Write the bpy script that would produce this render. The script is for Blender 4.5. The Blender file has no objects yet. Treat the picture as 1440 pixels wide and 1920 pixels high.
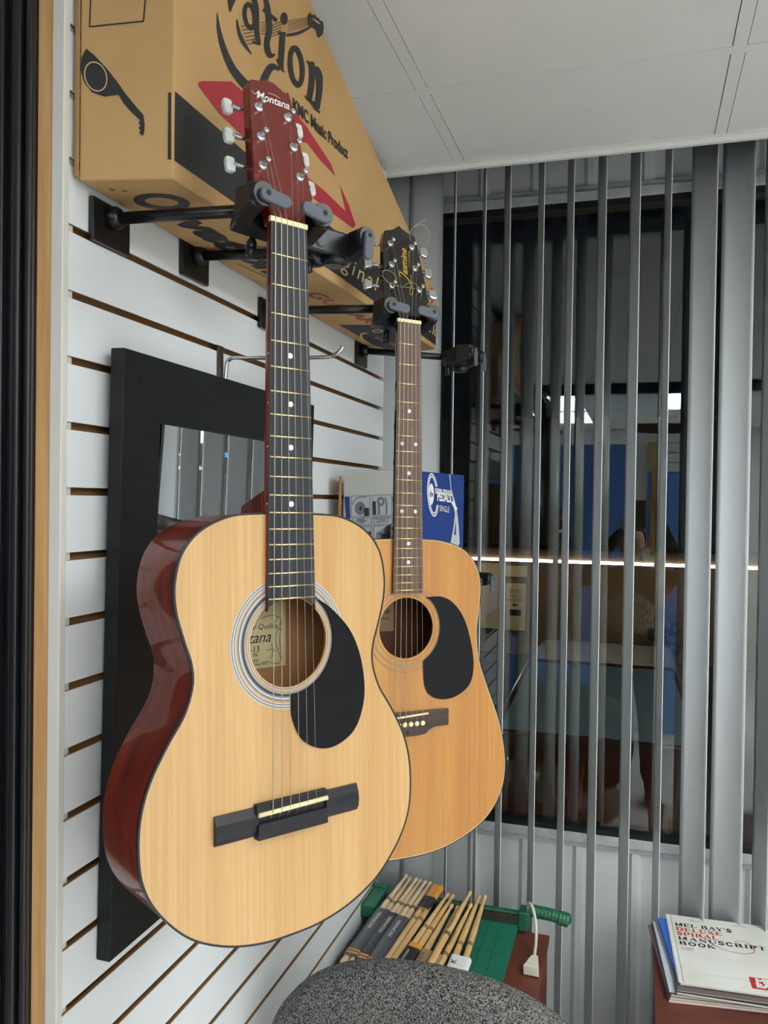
import bpy, bmesh, math, random
from mathutils import Vector, Matrix, Euler
random.seed(7)
PI = math.pi
R = math.radians
scene = bpy.context.scene
COL = scene.collection

# ------------------------------------------------------------------ camera
EYE = 1.8
FPX = 1560.0
YAW, PITCH, ROLL = R(17.0), R(0.8), R(0.8)
_f = Vector((-math.sin(YAW)*math.cos(PITCH), math.cos(YAW)*math.cos(PITCH), -math.sin(PITCH)))
_r = Vector((math.cos(YAW), math.sin(YAW), 0)); _u = _r.cross(_f)
_r2 = _r*math.cos(ROLL) + _u*math.sin(ROLL); _u2 = -_r*math.sin(ROLL) + _u*math.cos(ROLL)
cd = bpy.data.cameras.new('camera'); cam = bpy.data.objects.new('camera', cd); COL.objects.link(cam)
cam.matrix_world = Matrix(((_r2.x, _u2.x, -_f.x, 0), (_r2.y, _u2.y, -_f.y, 0), (_r2.z, _u2.z, -_f.z, EYE), (0, 0, 0, 1)))
cd.sensor_fit = 'VERTICAL'; cd.sensor_height = 24.0; cd.lens = 24.0*FPX/1920.0
cd.clip_start = 0.02; cd.clip_end = 100
scene.camera = cam

def ray(px, py):
    return _f + _r2*((px-720)/FPX) - _u2*((py-960)/FPX)
def on(px, py, p0, n):
    v = ray(px, py); o = Vector((0, 0, EYE)); n = Vector(n)
    return o + v*((Vector(p0)-o).dot(n)/v.dot(n))

# ------------------------------------------------------------------ world, exposure, lights
def lin(c):
    c = c/255.0
    return c/12.92 if c <= 0.04045 else ((c+0.055)/1.055)**2.4
def rgb(r, g, b): return (lin(r), lin(g), lin(b), 1)
w = bpy.data.worlds.new('dusk'); scene.world = w; w.use_nodes = True
bg = w.node_tree.nodes['Background']; bg.inputs[0].default_value = (0.10, 0.13, 0.22, 1); bg.inputs[1].default_value = 0.012
scene.view_settings.view_transform = 'Standard'; scene.view_settings.look = 'None'
scene.view_settings.gamma = 1; scene.view_settings.exposure = 0.03; scene.view_settings.use_curve_mapping = False
PANEL_STRENGTH = 13.0
CEIL = 2.66

# ------------------------------------------------------------------ materials
MATS = {}
def mat(name, col, rough=0.5, metal=0.0, coat=0.0, emit=0.0, bump=0.0, bscale=80.0, var=0.0, vscale=6.0, stretch=(1, 1, 1), spec=None, trans=0.0, col2=None, ecol=None, coatr=0.05):
    if name in MATS: return MATS[name]
    m = bpy.data.materials.new(name); m.use_nodes = True; MATS[name] = m
    nt = m.node_tree; b = nt.nodes['Principled BSDF']
    b.inputs['Base Color'].default_value = col
    b.inputs['Roughness'].default_value = rough; b.inputs['Metallic'].default_value = metal
    b.inputs['Coat Weight'].default_value = coat; b.inputs['Coat Roughness'].default_value = coatr
    if spec is not None: b.inputs['Specular IOR Level'].default_value = spec
    if trans: b.inputs['Transmission Weight'].default_value = trans
    if emit:
        b.inputs['Emission Color'].default_value = ecol or col; b.inputs['Emission Strength'].default_value = emit
    tc = nt.nodes.new('ShaderNodeTexCoord'); mp = nt.nodes.new('ShaderNodeMapping')
    nt.links.new(tc.outputs['Object'], mp.inputs['Vector']); mp.inputs['Scale'].default_value = stretch
    no = nt.nodes.new('ShaderNodeTexNoise'); no.inputs['Scale'].default_value = vscale; no.inputs['Detail'].default_value = 5
    nt.links.new(mp.outputs[0], no.inputs['Vector'])
    if var or col2:
        mx = nt.nodes.new('ShaderNodeMix'); mx.data_type = 'RGBA'
        rp = nt.nodes.new('ShaderNodeValToRGB'); rp.color_ramp.elements[0].position = 0.35; rp.color_ramp.elements[1].position = 0.65
        nt.links.new(no.outputs['Fac'], rp.inputs[0]); nt.links.new(rp.outputs[0], mx.inputs[0])
        c2 = col2 or tuple(c*(1-var) for c in col[:3])+(1,)
        mx.inputs[6].default_value = col; mx.inputs[7].default_value = c2
        nt.links.new(mx.outputs[2], b.inputs['Base Color'])
    if bump:
        n2 = nt.nodes.new('ShaderNodeTexNoise'); n2.inputs['Scale'].default_value = bscale; n2.inputs['Detail'].default_value = 4
        nt.links.new(mp.outputs[0], n2.inputs['Vector'])
        bp = nt.nodes.new('ShaderNodeBump'); bp.inputs['Strength'].default_value = bump; bp.inputs['Distance'].default_value = 0.002
        nt.links.new(n2.outputs['Fac'], bp.inputs['Height']); nt.links.new(bp.outputs[0], b.inputs['Normal'])
    return m

def spruce(name, ca, cb, cc, coat=0.6):
    """straight-grained soundboard: fine stripes across local x, a little waviness"""
    if name in MATS: return MATS[name]
    m = mat(name, ca, rough=0.28, coat=coat, coatr=0.03); nt = m.node_tree; b = nt.nodes['Principled BSDF']
    tc = nt.nodes.new('ShaderNodeTexCoord'); mp = nt.nodes.new('ShaderNodeMapping')
    mp.inputs['Scale'].default_value = (1, 0.02, 1); nt.links.new(tc.outputs['Object'], mp.inputs['Vector'])
    n1 = nt.nodes.new('ShaderNodeTexNoise'); n1.inputs['Scale'].default_value = 260; n1.inputs['Detail'].default_value = 2
    n2 = nt.nodes.new('ShaderNodeTexNoise'); n2.inputs['Scale'].default_value = 28; n2.inputs['Detail'].default_value = 3
    nt.links.new(mp.outputs[0], n1.inputs['Vector']); nt.links.new(mp.outputs[0], n2.inputs['Vector'])
    r1 = nt.nodes.new('ShaderNodeMapRange'); r1.inputs[1].default_value = 0.35; r1.inputs[2].default_value = 0.7
    r2 = nt.nodes.new('ShaderNodeMapRange'); r2.inputs[1].default_value = 0.4; r2.inputs[2].default_value = 0.65
    nt.links.new(n1.outputs['Fac'], r1.inputs[0]); nt.links.new(n2.outputs['Fac'], r2.inputs[0])
    a = nt.nodes.new('ShaderNodeMix'); a.data_type = 'RGBA'; a.inputs[6].default_value = ca; a.inputs[7].default_value = cb
    c = nt.nodes.new('ShaderNodeMix'); c.data_type = 'RGBA'; c.inputs[7].default_value = cc
    s = nt.nodes.new('ShaderNodeMath'); s.operation = 'MULTIPLY'; s.inputs[1].default_value = 0.35
    nt.links.new(r1.outputs[0], s.inputs[0])
    nt.links.new(r2.outputs[0], a.inputs[0]); nt.links.new(a.outputs[2], c.inputs[6]); nt.links.new(s.outputs[0], c.inputs[0])
    nt.links.new(c.outputs[2], b.inputs['Base Color'])
    # faint dents in the varnish
    n3 = nt.nodes.new('ShaderNodeTexNoise'); n3.inputs['Scale'].default_value = 9; n3.inputs['Detail'].default_value = 3
    nt.links.new(tc.outputs['Object'], n3.inputs['Vector'])
    bp = nt.nodes.new('ShaderNodeBump'); bp.inputs['Strength'].default_value = 0.10; bp.inputs['Distance'].default_value = 0.006
    nt.links.new(n3.outputs['Fac'], bp.inputs['Height']); nt.links.new(bp.outputs[0], b.inputs['Coat Normal'])
    return m

white_lam = mat('white laminate', rgb(226, 230, 232), 0.32)
mdf = mat('raw fibreboard', rgb(150, 112, 66), 0.8, var=0.15)
cream_trim = mat('off white trim', rgb(214, 211, 202), 0.45)
pine = mat('pine stud', rgb(216, 172, 114), 0.55, col2=rgb(196, 146, 88), vscale=14, stretch=(6, 6, 0.35))
black_gloss = mat('black gloss paint', rgb(20, 20, 23), 0.36, bump=0.08, bscale=30, stretch=(8, 8, 0.3))
black_frame_m = mat('black frame veneer', rgb(22, 23, 24), 0.45, spec=.3, bump=0.15, bscale=160)
ceil_m = mat('ceiling tile', rgb(232, 232, 228), 0.9, bump=0.25, bscale=120, var=0.03, vscale=3)
grid_m = mat('ceiling grid', rgb(230, 230, 226), 0.85)
siding_m = mat('grey metal siding', rgb(232, 237, 236), 0.42, var=0.05)
sill_m = mat('grey painted sill', rgb(206, 211, 212), 0.45, var=0.18, vscale=30)
gasket_m = mat('black gasket', rgb(14, 14, 15), 0.5)
vane_m = mat('satin grey vane', rgb(222, 226, 227), 0.34, metal=0.10)
carton = mat('carton board', rgb(194, 156, 104), 0.75, col2=rgb(186, 147, 95), vscale=5, bump=0.1, bscale=200)
carton_in = mat('carton edge', rgb(160, 122, 78), 0.85)
ink_black = mat('black print', rgb(38, 37, 38), 0.6)
ink_red = mat('red print', rgb(168, 42, 56), 0.6)
ink_tan = mat('tan reversed print', rgb(206, 176, 122), 0.7)
steel = mat('chrome', rgb(215, 215, 215), 0.12, metal=1)
nickel = mat('nickel string', rgb(200, 195, 180), 0.3, metal=0.9)
bronze = mat('bronze wound string', rgb(190, 178, 150), 0.35, metal=0.8)
brass = mat('fret wire', rgb(226, 208, 160), 0.25, metal=0.8)
plastic_black = mat('black moulded plastic', rgb(20, 20, 21), 0.35)
rod_black = mat('black powder coat', rgb(16, 16, 17), 0.3)
pad_grey = mat('grey rubber pad', rgb(88, 94, 104), 0.6)
hole_black = mat('dark recess', rgb(20, 20, 24), 0.7)
red_maple = mat('red stained gloss wood', rgb(132, 38, 18), 0.4, spec=.15, coat=0.55, col2=rgb(92, 22, 12), vscale=7, stretch=(1, 1, 6), coatr=0.03)
red_head = mat('red stained headstock face', rgb(112, 28, 20), 0.25, coat=0.7, coatr=0.05)
dark_back = mat('dark mahogany gloss', rgb(50, 20, 10), 0.25, coat=0.8)
board_black = mat('dyed fretboard', rgb(56, 58, 65), 0.5, spec=.3, col2=rgb(38, 40, 46), vscale=10, stretch=(14, 0.6, 1))
rosewood = mat('rosewood', rgb(112, 84, 68), 0.5, col2=rgb(78, 56, 46), vscale=16, stretch=(10, 0.5, 1))
rosewood_dk = mat('dark rosewood bridge', rgb(70, 50, 42), 0.45, col2=rgb(48, 34, 30), vscale=14, stretch=(1, 8, 1))
ivory = mat('aged ivory plastic', rgb(238, 226, 172), 0.35)
pearl = mat('pearloid', rgb(226, 228, 222), 0.2, col2=rgb(186, 192, 190), vscale=30, coat=0.5)
dot_m = mat('white dot inlay', rgb(225, 230, 235), 0.3)
pick_m = mat('black pickguard', rgb(15, 16, 21), 0.14, spec=.2, bump=0.06, bscale=14)
bridge_black = mat('black satin plastic', rgb(26, 27, 33), 0.32, spec=.4)
lining_tan = mat('unvarnished inner wood', rgb(190, 140, 92), 0.7, var=0.15, vscale=10, stretch=(6, 0.5, 1))
lining_dark = mat('dark inner wood', rgb(96, 54, 34), 0.6)
paper_label = mat('cream paper', rgb(222, 208, 160), 0.7)
black_lac = mat('black lacquer', rgb(14, 13, 13), 0.12, coat=0.8)
gold_ink = mat('gold lettering', rgb(196, 158, 62), 0.4)
white_ink = mat('white lettering', rgb(236, 234, 228), 0.5)
ros_grey = mat('rosette blue grey', rgb(112, 120, 130), 0.35)
ros_white = mat('rosette white', rgb(196, 190, 178), 0.35)
ros_black = mat('rosette black', rgb(30, 34, 40), 0.35)
ros_green = mat('rosette green grey', rgb(96, 100, 78), 0.4)
top_light = spruce('light spruce', rgb(203, 164, 108), rgb(193, 150, 92), rgb(168, 122, 68), coat=.75)
top_amber = spruce('aged amber spruce', rgb(190, 132, 46), rgb(178, 116, 32), rgb(148, 90, 22), coat=.9)
stick_w = mat('hickory', rgb(222, 184, 128), 0.4, col2=rgb(204, 162, 104), vscale=10, stretch=(12, 0.6, 12))
stick_pale = mat('pale hickory', rgb(226, 200, 160), 0.45, col2=rgb(208, 178, 134), vscale=10, stretch=(12, 0.6, 12))
green_m = mat('green enamel', rgb(34, 98, 70), 0.35, bump=0.05)
green_bd = mat('green cutting board', rgb(24, 110, 88), 0.5)
green_dk = mat('dark green line', rgb(14, 66, 52), 0.5)
dark_metal = mat('dark blade steel', rgb(84, 78, 68), 0.4, metal=0.6, var=0.3, vscale=40)
cabinet_m = mat('reddish brown laminate', rgb(112, 58, 44), 0.5, col2=rgb(92, 46, 36), vscale=6, stretch=(1, 1, 8))
cord_m = mat('cream cord', rgb(206, 204, 188), 0.5)
paper_w = mat('white paper', rgb(226, 228, 224), 0.6)
paper_edge = mat('paper edge', rgb(214, 208, 190), 0.7)

def glass_pane_mat():
    m = bpy.data.materials.new('window glass'); m.use_nodes = True; nt = m.node_tree
    nt.nodes.remove(nt.nodes['Principled BSDF']); out = nt.nodes['Material Output']
    tr = nt.nodes.new('ShaderNodeBsdfTransparent'); tr.inputs[0].default_value = (0.93, 0.96, 0.95, 1)
    gl = nt.nodes.new('ShaderNodeBsdfGlossy'); gl.inputs['Roughness'].default_value = 0.0
    lw = nt.nodes.new('ShaderNodeLayerWeight'); lw.inputs['Blend'].default_value = 0.5
    p = nt.nodes.new('ShaderNodeMath'); p.operation = 'POWER'; p.inputs[1].default_value = 5
    mr = nt.nodes.new('ShaderNodeMapRange'); mr.inputs[3].default_value = 0.045; mr.inputs[4].default_value = 1
    nt.links.new(lw.outputs['Facing'], p.inputs[0]); nt.links.new(p.outputs[0], mr.inputs[0])
    mx = nt.nodes.new('ShaderNodeMixShader'); nt.links.new(mr.outputs[0], mx.inputs[0])
    nt.links.new(tr.outputs[0], mx.inputs[1]); nt.links.new(gl.outputs[0], mx.inputs[2]); nt.links.new(mx.outputs[0], out.inputs[0])
    return m
glass_m = glass_pane_mat()
def film_mat(name, a):
    m = bpy.data.materials.new(name); m.use_nodes = True; nt = m.node_tree
    nt.nodes.remove(nt.nodes['Principled BSDF']); out = nt.nodes['Material Output']
    tr = nt.nodes.new('ShaderNodeBsdfTransparent'); gl = nt.nodes.new('ShaderNodeBsdfGlossy'); gl.inputs['Roughness'].default_value = 0.12
    mx = nt.nodes.new('ShaderNodeMixShader'); mx.inputs[0].default_value = a
    nt.links.new(tr.outputs[0], mx.inputs[1]); nt.links.new(gl.outputs[0], mx.inputs[2]); nt.links.new(mx.outputs[0], out.inputs[0])
    return m
film_m = film_mat('clear film', 0.10)

# ------------------------------------------------------------------ mesh builder
class MB:
    def __init__(s): s.bm = bmesh.new(); s.M = Matrix.Identity(4)
    def v(s, p): return s.bm.verts.new(s.M @ Vector(p))
    def face(s, vs, mi=0, smooth=False):
        try:
            f = s.bm.faces.new(vs); f.material_index = mi; f.smooth = smooth; return f
        except ValueError: return None
    def poly(s, pts, mi=0): return s.face([s.v(p) for p in pts], mi)
    def box(s, x0, x1, y0, y1, z0, z1, mi=0):
        c = [s.v((x, y, z)) for z in (z0, z1) for y in (y0, y1) for x in (x0, x1)]
        for q in ((0, 2, 3, 1), (4, 5, 7, 6), (0, 1, 5, 4), (2, 6, 7, 3), (0, 4, 6, 2), (1, 3, 7, 5)):
            s.face([c[i] for i in q], mi)
        return s
    def hexa(s, b, t, mi=0):
        """b, t: four bottom and four top corners, both counter-clockwise from above"""
        vb = [s.v(p) for p in b]; vt = [s.v(p) for p in t]
        s.face(vb[::-1], mi); s.face(vt, mi)
        for i in range(4): s.face([vb[i], vb[(i+1) % 4], vt[(i+1) % 4], vt[i]], mi)
        return s
    def tube(s, pts, rad, n=10, mi=0, cap=True, smooth=True):
        pts = [Vector(p) for p in pts]; rs = rad if isinstance(rad, (list, tuple)) else [rad]*len(pts)
        rings = []; up = None
        for i, p in enumerate(pts):
            t = (pts[min(i+1, len(pts)-1)] - pts[max(i-1, 0)])
            if t.length < 1e-9: t = Vector((0, 0, 1))
            t.normalize()
            if up is None: up = Vector((0, 0, 1)) if abs(t.z) < 0.9 else Vector((1, 0, 0))
            a = t.cross(up); a.normalize(); b = a.cross(t); up = b
            rings.append([s.v(p + (a*math.cos(2*PI*k/n) + b*math.sin(2*PI*k/n))*rs[i]) for k in range(n)])
        for i in range(len(rings)-1):
            for k in range(n): s.face([rings[i][k], rings[i+1][k], rings[i+1][(k+1) % n], rings[i][(k+1) % n]], mi, smooth)
        if cap: s.face(rings[0], mi); s.face(rings[-1][::-1], mi)
        return s
    def prism(s, loop, z0, z1, mi=0, mtop=None, smooth=False):
        """loop of (x,y) counter-clockwise, extruded along z"""
        a = [s.v((x, y, z0)) for x, y in loop]; b = [s.v((x, y, z1)) for x, y in loop]; n = len(loop)
        s.face(a[::-1], mi); s.face(b, mi if mtop is None else mtop)
        for i in range(n): s.face([a[i], a[(i+1) % n], b[(i+1) % n], b[i]], mi, smooth)
        return s
    def plate(s, outer, inner, z0, z1, mi=0):
        """flat plate with a hole"""
        for z, flip in ((z0, True), (z1, False)):
            es = []; 
            for lp in (outer, inner):
                vs = [s.v((x, y, z)) for x, y in lp]
                es += [s.bm.edges.new((vs[i], vs[(i+1) % len(vs)])) for i in range(len(vs))]
            g = bmesh.ops.triangle_fill(s.bm, use_beauty=True, edges=es)
            for f in g['geom']:
                if isinstance(f, bmesh.types.BMFace): f.material_index = mi
        for lp in (outer, inner):
            a = [s.v((x, y, z0)) for x, y in lp]; b = [s.v((x, y, z1)) for x, y in lp]; n = len(lp)
            for i in range(n): s.face([a[i], a[(i+1) % n], b[(i+1) % n], b[i]], mi)
        return s
    def ring(s, cx, cy, r0, r1, z0, z1, a0=0, a1=2*PI, n=64, mi=0):
        full = abs(a1-a0-2*PI) < 1e-6; k = n if full else n+1
        pr = []
        for i in range(k):
            a = a0+(a1-a0)*i/n; c, d = math.cos(a), math.sin(a)
            pr.append([s.v((cx+c*r0, cy+d*r0, z0)), s.v((cx+c*r1, cy+d*r1, z0)), s.v((cx+c*r1, cy+d*r1, z1)), s.v((cx+c*r0, cy+d*r0, z1))])
        for i in range(k if full else k-1):
            p, q = pr[i], pr[(i+1) % k]
            for j in range(4): s.face([p[j], q[j], q[(j+1) % 4], p[(j+1) % 4]], mi)
        return s
    def lathe(s, prof, n=20, mi=0, axis='z', at=(0, 0, 0)):
        """prof: (radius, height)"""
        rings = []
        for r, h in prof:
            rg = []
            for k in range(n):
                c, d = math.cos(2*PI*k/n)*r, math.sin(2*PI*k/n)*r
                p = (c, d, h) if axis == 'z' else ((h, c, d) if axis == 'x' else (d, h, c))
                rg.append(s.v((p[0]+at[0], p[1]+at[1], p[2]+at[2])))
            rings.append(rg)
        for i in range(len(rings)-1):
            for k in range(n): s.face([rings[i][k], rings[i][(k+1) % n], rings[i+1][(k+1) % n], rings[i+1][k]], mi, True)
        s.face(rings[0][::-1], mi); s.face(rings[-1], mi)
        return s
    def ball(s, c, r, n=14, mi=0, sc=(1, 1, 1)):
        rings = []
        for i in range(1, n//2):
            t = PI*i/(n//2)
            rings.append([s.v((c[0]+sc[0]*r*math.sin(t)*math.cos(2*PI*k/n), c[1]+sc[1]*r*math.sin(t)*math.sin(2*PI*k/n), c[2]+sc[2]*r*math.cos(t))) for k in range(n)])
        a = s.v((c[0], c[1], c[2]+sc[2]*r)); b = s.v((c[0], c[1], c[2]-sc[2]*r))
        for k in range(n):
            s.face([a, rings[0][k], rings[0][(k+1) % n]], mi, True); s.face([b, rings[-1][(k+1) % n], rings[-1][k]], mi, True)
            for i in range(len(rings)-1): s.face([rings[i][k], rings[i+1][k], rings[i+1][(k+1) % n], rings[i][(k+1) % n]], mi, True)
        return s
    def ribbon(s, pts, ws, z=0.0, mi=0):
        """flat stroke in the xy plane with a width per point"""
        pts = [Vector((p[0], p[1], 0)) for p in pts]; ws = ws if isinstance(ws, (list, tuple)) else [ws]*len(pts)
        L, Rr = [], []
        for i, p in enumerate(pts):
            t = pts[min(i+1, len(pts)-1)]-pts[max(i-1, 0)]
            t = t.normalized() if t.length > 1e-9 else Vector((1, 0, 0))
            n = Vector((-t.y, t.x, 0))*ws[i]/2
            L.append(s.v((p.x+n.x, p.y+n.y, z))); Rr.append(s.v((p.x-n.x, p.y-n.y, z)))
        for i in range(len(pts)-1): s.face([L[i], Rr[i], Rr[i+1], L[i+1]], mi)
        return s
    def build(s, name, mats, parent=None, bevel=0.0, seg=2, recalc=True):
        if recalc: bmesh.ops.recalc_face_normals(s.bm, faces=s.bm.faces[:])
        me = bpy.data.meshes.new(name); s.bm.to_mesh(me); s.bm.free()
        for m in (mats if isinstance(mats, (list, tuple)) else [mats]): me.materials.append(m)
        o = bpy.data.objects.new(name, me); COL.objects.link(o)
        if parent: o.parent = parent
        if bevel:
            md = o.modifiers.new('bevel', 'BEVEL'); md.width = bevel; md.segments = seg; md.limit_method = 'ANGLE'; md.angle_limit = R(40)
        return o

def tag(o, label=None, cat=None, group=None, kind=None):
    if label: o['label'] = label
    if cat: o['category'] = cat
    if group: o['group'] = group
    if kind: o['kind'] = kind
    return o
def empty(name, M=None, label=None, cat=None, group=None):
    o = bpy.data.objects.new(name, None); COL.objects.link(o); o.empty_display_size = 0.05
    if M is not None: o.matrix_world = M
    return tag(o, label, cat, group)
def struct(o): o['kind'] = 'structure'; return o
def frame(o, x, y, z):
    """matrix from origin and three axes"""
    x, y, z, o = Vector(x), Vector(y), Vector(z), Vector(o)
    return Matrix(((x.x, y.x, z.x, o.x), (x.y, y.y, z.y, o.y), (x.z, y.z, z.z, o.z), (0, 0, 0, 1)))
def plane_frame(o, xdir, n):
    """right-handed frame on a surface: x along the writing, z out of the surface"""
    n = Vector(n).normalized(); x = Vector(xdir); x = (x-n*x.dot(n)).normalized()
    return frame(o, x, n.cross(x), n)
def catmull(pts, k=8, closed=True):
    out = []; n = len(pts)
    for i in range(n if closed else n-1):
        if closed: p = [pts[(i+j-1) % n] for j in range(4)]
        else: p = [pts[max(0, min(n-1, i+j-1))] for j in range(4)]
        for s_ in range(k):
            t = s_/k; o = []
            for d in range(len(p[0])):
                a, b, c, e = p[0][d], p[1][d], p[2][d], p[3][d]
                o.append(0.5*((2*b)+(-a+c)*t+(2*a-5*b+4*c-e)*t*t+(-a+3*b-3*c+e)*t**3))
            out.append(tuple(o))
    if not closed: out.append(tuple(pts[-1]))
    return out
def offset(loop, d):
    n = len(loop); out = []
    for i in range(n):
        a, b = loop[i-1], loop[(i+1) % n]; tx, ty = b[0]-a[0], b[1]-a[1]; l = math.hypot(tx, ty) or 1
        out.append((loop[i][0]-ty/l*d, loop[i][1]+tx/l*d))       # inwards for a ccw loop
    return out
def ccw(loop):
    a = sum(loop[i-1][0]*loop[i][1]-loop[i][0]*loop[i-1][1] for i in range(len(loop)))
    return loop if a > 0 else loop[::-1]

_tc = {}
def text_mesh(mb, body, size, M, bold=0.0, shear=0.0, sx=1.0, align='LEFT', spacing=1.0, mi=0, zoff=0.0006, fit=None):
    """default-font lettering flattened into mb; M: 4x4 frame of the writing; fit: total width"""
    key = (body, bold, shear, spacing)
    if key not in _tc:
        cu = bpy.data.curves.new('t', 'FONT'); cu.body = body; cu.size = 1; cu.offset = bold; cu.shear = shear
        cu.space_character = spacing; cu.resolution_u = 4
        ob = bpy.data.objects.new('t', cu); COL.objects.link(ob)
        dg = bpy.context.evaluated_depsgraph_get(); dg.update(); me = bpy.data.meshes.new_from_object(ob.evaluated_get(dg))
        _tc[key] = ([tuple(v.co) for v in me.vertices], [tuple(p.vertices) for p in me.polygons])
        bpy.data.objects.remove(ob); bpy.data.curves.remove(cu); bpy.data.meshes.remove(me)
    vs, fs = _tc[key]
    if not vs: return
    x0 = min(v[0] for v in vs); x1 = max(v[0] for v in vs)
    if fit: sx = fit/((x1-x0)*size)
    dx = -x0 if align == 'LEFT' else (-(x0+x1)/2 if align == 'CENTER' else -x1)
    old = mb.M; mb.M = old @ M
    nv = [mb.v(((v[0]+dx)*size*sx, v[1]*size, zoff)) for v in vs]
    for f in fs: mb.face([nv[i] for i in f], mi)
    mb.M = old

# serif capitals drawn as strokes on a 0..1 cell: (thick, [points])
SER = {
 'M': (1.15, [(1, [(.2, 0), (.2, 1)]), (0, [(.2, 1), (.55, .1)]), (1, [(.58, .1), (.9, 1)]), (1, [(.95, 1), (.95, 0)]), (0, [(.05, 0), (.38, 0)]), (0, [(.02, 1), (.25, 1)]), (0, [(.78, 0), (1.12, 0)]), (0, [(.9, 1), (1.12, 1)])]),
 'E': (.9, [(1, [(.2, 0), (.2, 1)]), (0, [(.02, 1), (.78, 1), (.78, .74)]), (0, [(.02, 0), (.82, 0), (.82, .28)]), (0, [(.2, .52), (.6, .52)]), (0, [(.6, .4), (.6, .64)])]),
 'L': (.85, [(1, [(.2, 0), (.2, 1)]), (0, [(.02, 1), (.4, 1)]), (0, [(.02, 0), (.78, 0), (.78, .3)])]),
 'B': (.95, [(1, [(.2, 0), (.2, 1)]), (0, [(.02, 1), (.5, 1)]), (0, [(.02, 0), (.55, 0)]), (0, [(.2, .53), (.5, .53)]), (1, [(.5, .98), (.7, .9), (.7, .63), (.5, .54)]), (1, [(.55, .52), (.78, .4), (.78, .12), (.55, .02)])]),
 'A': (1.0, [(0, [(.12, 0), (.5, 1)]), (1, [(.5, 1), (.85, 0)]), (0, [(.25, .35), (.7, .35)]), (0, [(0, 0), (.28, 0)]), (0, [(.68, 0), (1.02, 0)])]),
 'Y': (.95, [(1, [(.12, 1), (.48, .48)]), (0, [(.48, .48), (.82, 1)]), (1, [(.48, .5), (.48, 0)]), (0, [(.3, 0), (.68, 0)]), (0, [(0, 1), (.3, 1)]), (0, [(.66, 1), (.95, 1)])]),
 'S': (.75, [(1, [(.62, .78), (.5, .95), (.3, .97), (.14, .85), (.16, .66), (.55, .42), (.6, .2), (.45, .03), (.25, .03), (.1, .22)]), (0, [(.64, .7), (.64, 1)]), (0, [(.08, 0), (.08, .3)])]),
 'D': (1.0, [(1, [(.2, 0), (.2, 1)]), (0, [(.02, 1), (.5, 1)]), (0, [(.02, 0), (.5, 0)]), (1, [(.48, .98), (.75, .85), (.84, .5), (.75, .15), (.48, .02)])]),
 'U': (.95, [(1, [(.2, 1), (.2, .25), (.35, .04), (.5, .02)]), (0, [(.5, .02), (.68, .06), (.78, .25), (.78, 1)]), (0, [(.02, 1), (.4, 1)]), (0, [(.62, 1), (.94, 1)])]),
 'X': (.95, [(1, [(.15, 1), (.8, 0)]), (0, [(.12, 0), (.78, 1)]), (0, [(0, 1), (.35, 1)]), (0, [(.62, 1), (.93, 1)]), (0, [(0, 0), (.3, 0)]), (0, [(.6, 0), (.98, 0)])]),
 'P': (.88, [(1, [(.2, 0), (.2, 1)]), (0, [(.02, 1), (.5, 1)]), (0, [(.02, 0), (.42, 0)]), (0, [(.2, .46), (.5, .46)]), (1, [(.5, .98), (.74, .88), (.74, .58), (.5, .47)])]),
 'I': (.45, [(1, [(.22, 0), (.22, 1)]), (0, [(.03, 1), (.42, 1)]), (0, [(.03, 0), (.42, 0)])]),
 'R': (.98, [(1, [(.2, 0), (.2, 1)]), (0, [(.02, 1), (.5, 1)]), (0, [(.02, 0), (.4, 0)]), (0, [(.2, .5), (.5, .5)]), (1, [(.5, .98), (.72, .88), (.72, .62), (.5, .51)]), (1, [(.52, .5), (.72, .3), (.8, .04)]), (0, [(.78, .02), (.96, .04)])]),
 'N': (1.05, [(0, [(.2, 0), (.2, 1)]), (1, [(.2, 1), (.82, 0)]), (0, [(.82, 0), (.82, 1)]), (0, [(.04, 0), (.38, 0)]), (0, [(.02, 1), (.25, 1)]), (0, [(.66, 1), (.98, 1)])]),
 'C': (.9, [(1, [(.72, .74), (.6, .93), (.4, .98), (.2, .8), (.14, .5), (.2, .2), (.4, .02), (.6, .05), (.76, .24)]), (0, [(.76, .68), (.76, 1)])]),
 'T': (.9, [(1, [(.44, 0), (.44, 1)]), (0, [(.05, .72), (.05, 1), (.83, 1), (.83, .72)]), (0, [(.25, 0), (.63, 0)])]),
 'O': (1.0, [(1, [(.5, .98), (.24, .85), (.15, .5), (.24, .15), (.5, .02)]), (1, [(.5, .98), (.76, .85), (.85, .5), (.76, .15), (.5, .02)])]),
 'K': (1.0, [(1, [(.2, 0), (.2, 1)]), (0, [(.02, 1), (.4, 1)]), (0, [(.02, 0), (.4, 0)]), (0, [(.25, .4), (.75, 1)]), (1, [(.42, .56), (.84, 0)]), (0, [(.6, 1), (.92, 1)]), (0, [(.66, 0), (1.0, 0)])]),
 "'": (.3, [(1, [(.16, 1), (.12, .74)])]), ' ': (.45, [])}
def serif(mb, word, h, M, sx=1.0, fit=None, mi=0, thick=.23, thin=.085, z=0.0006):
    tot = sum(SER[c][0] for c in word)+.12*(len(word)-1)
    if fit: sx = fit/(tot*h)
    old = mb.M; mb.M = old @ M; x = 0; q = 0
    for c in word:
        wd, st = SER[c]
        for k, pts in st:
            if len(pts) > 2 and k: pts = catmull(pts, 4, False)
            w_ = (thick if k else thin)*h
            mb.ribbon([((x+px)*h*sx, py*h) for px, py in pts], w_ if not k else w_*(1+.3*(sx-1)), z+q*1e-5, mi); q += 1
        x += wd+.12
    mb.M = old

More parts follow.
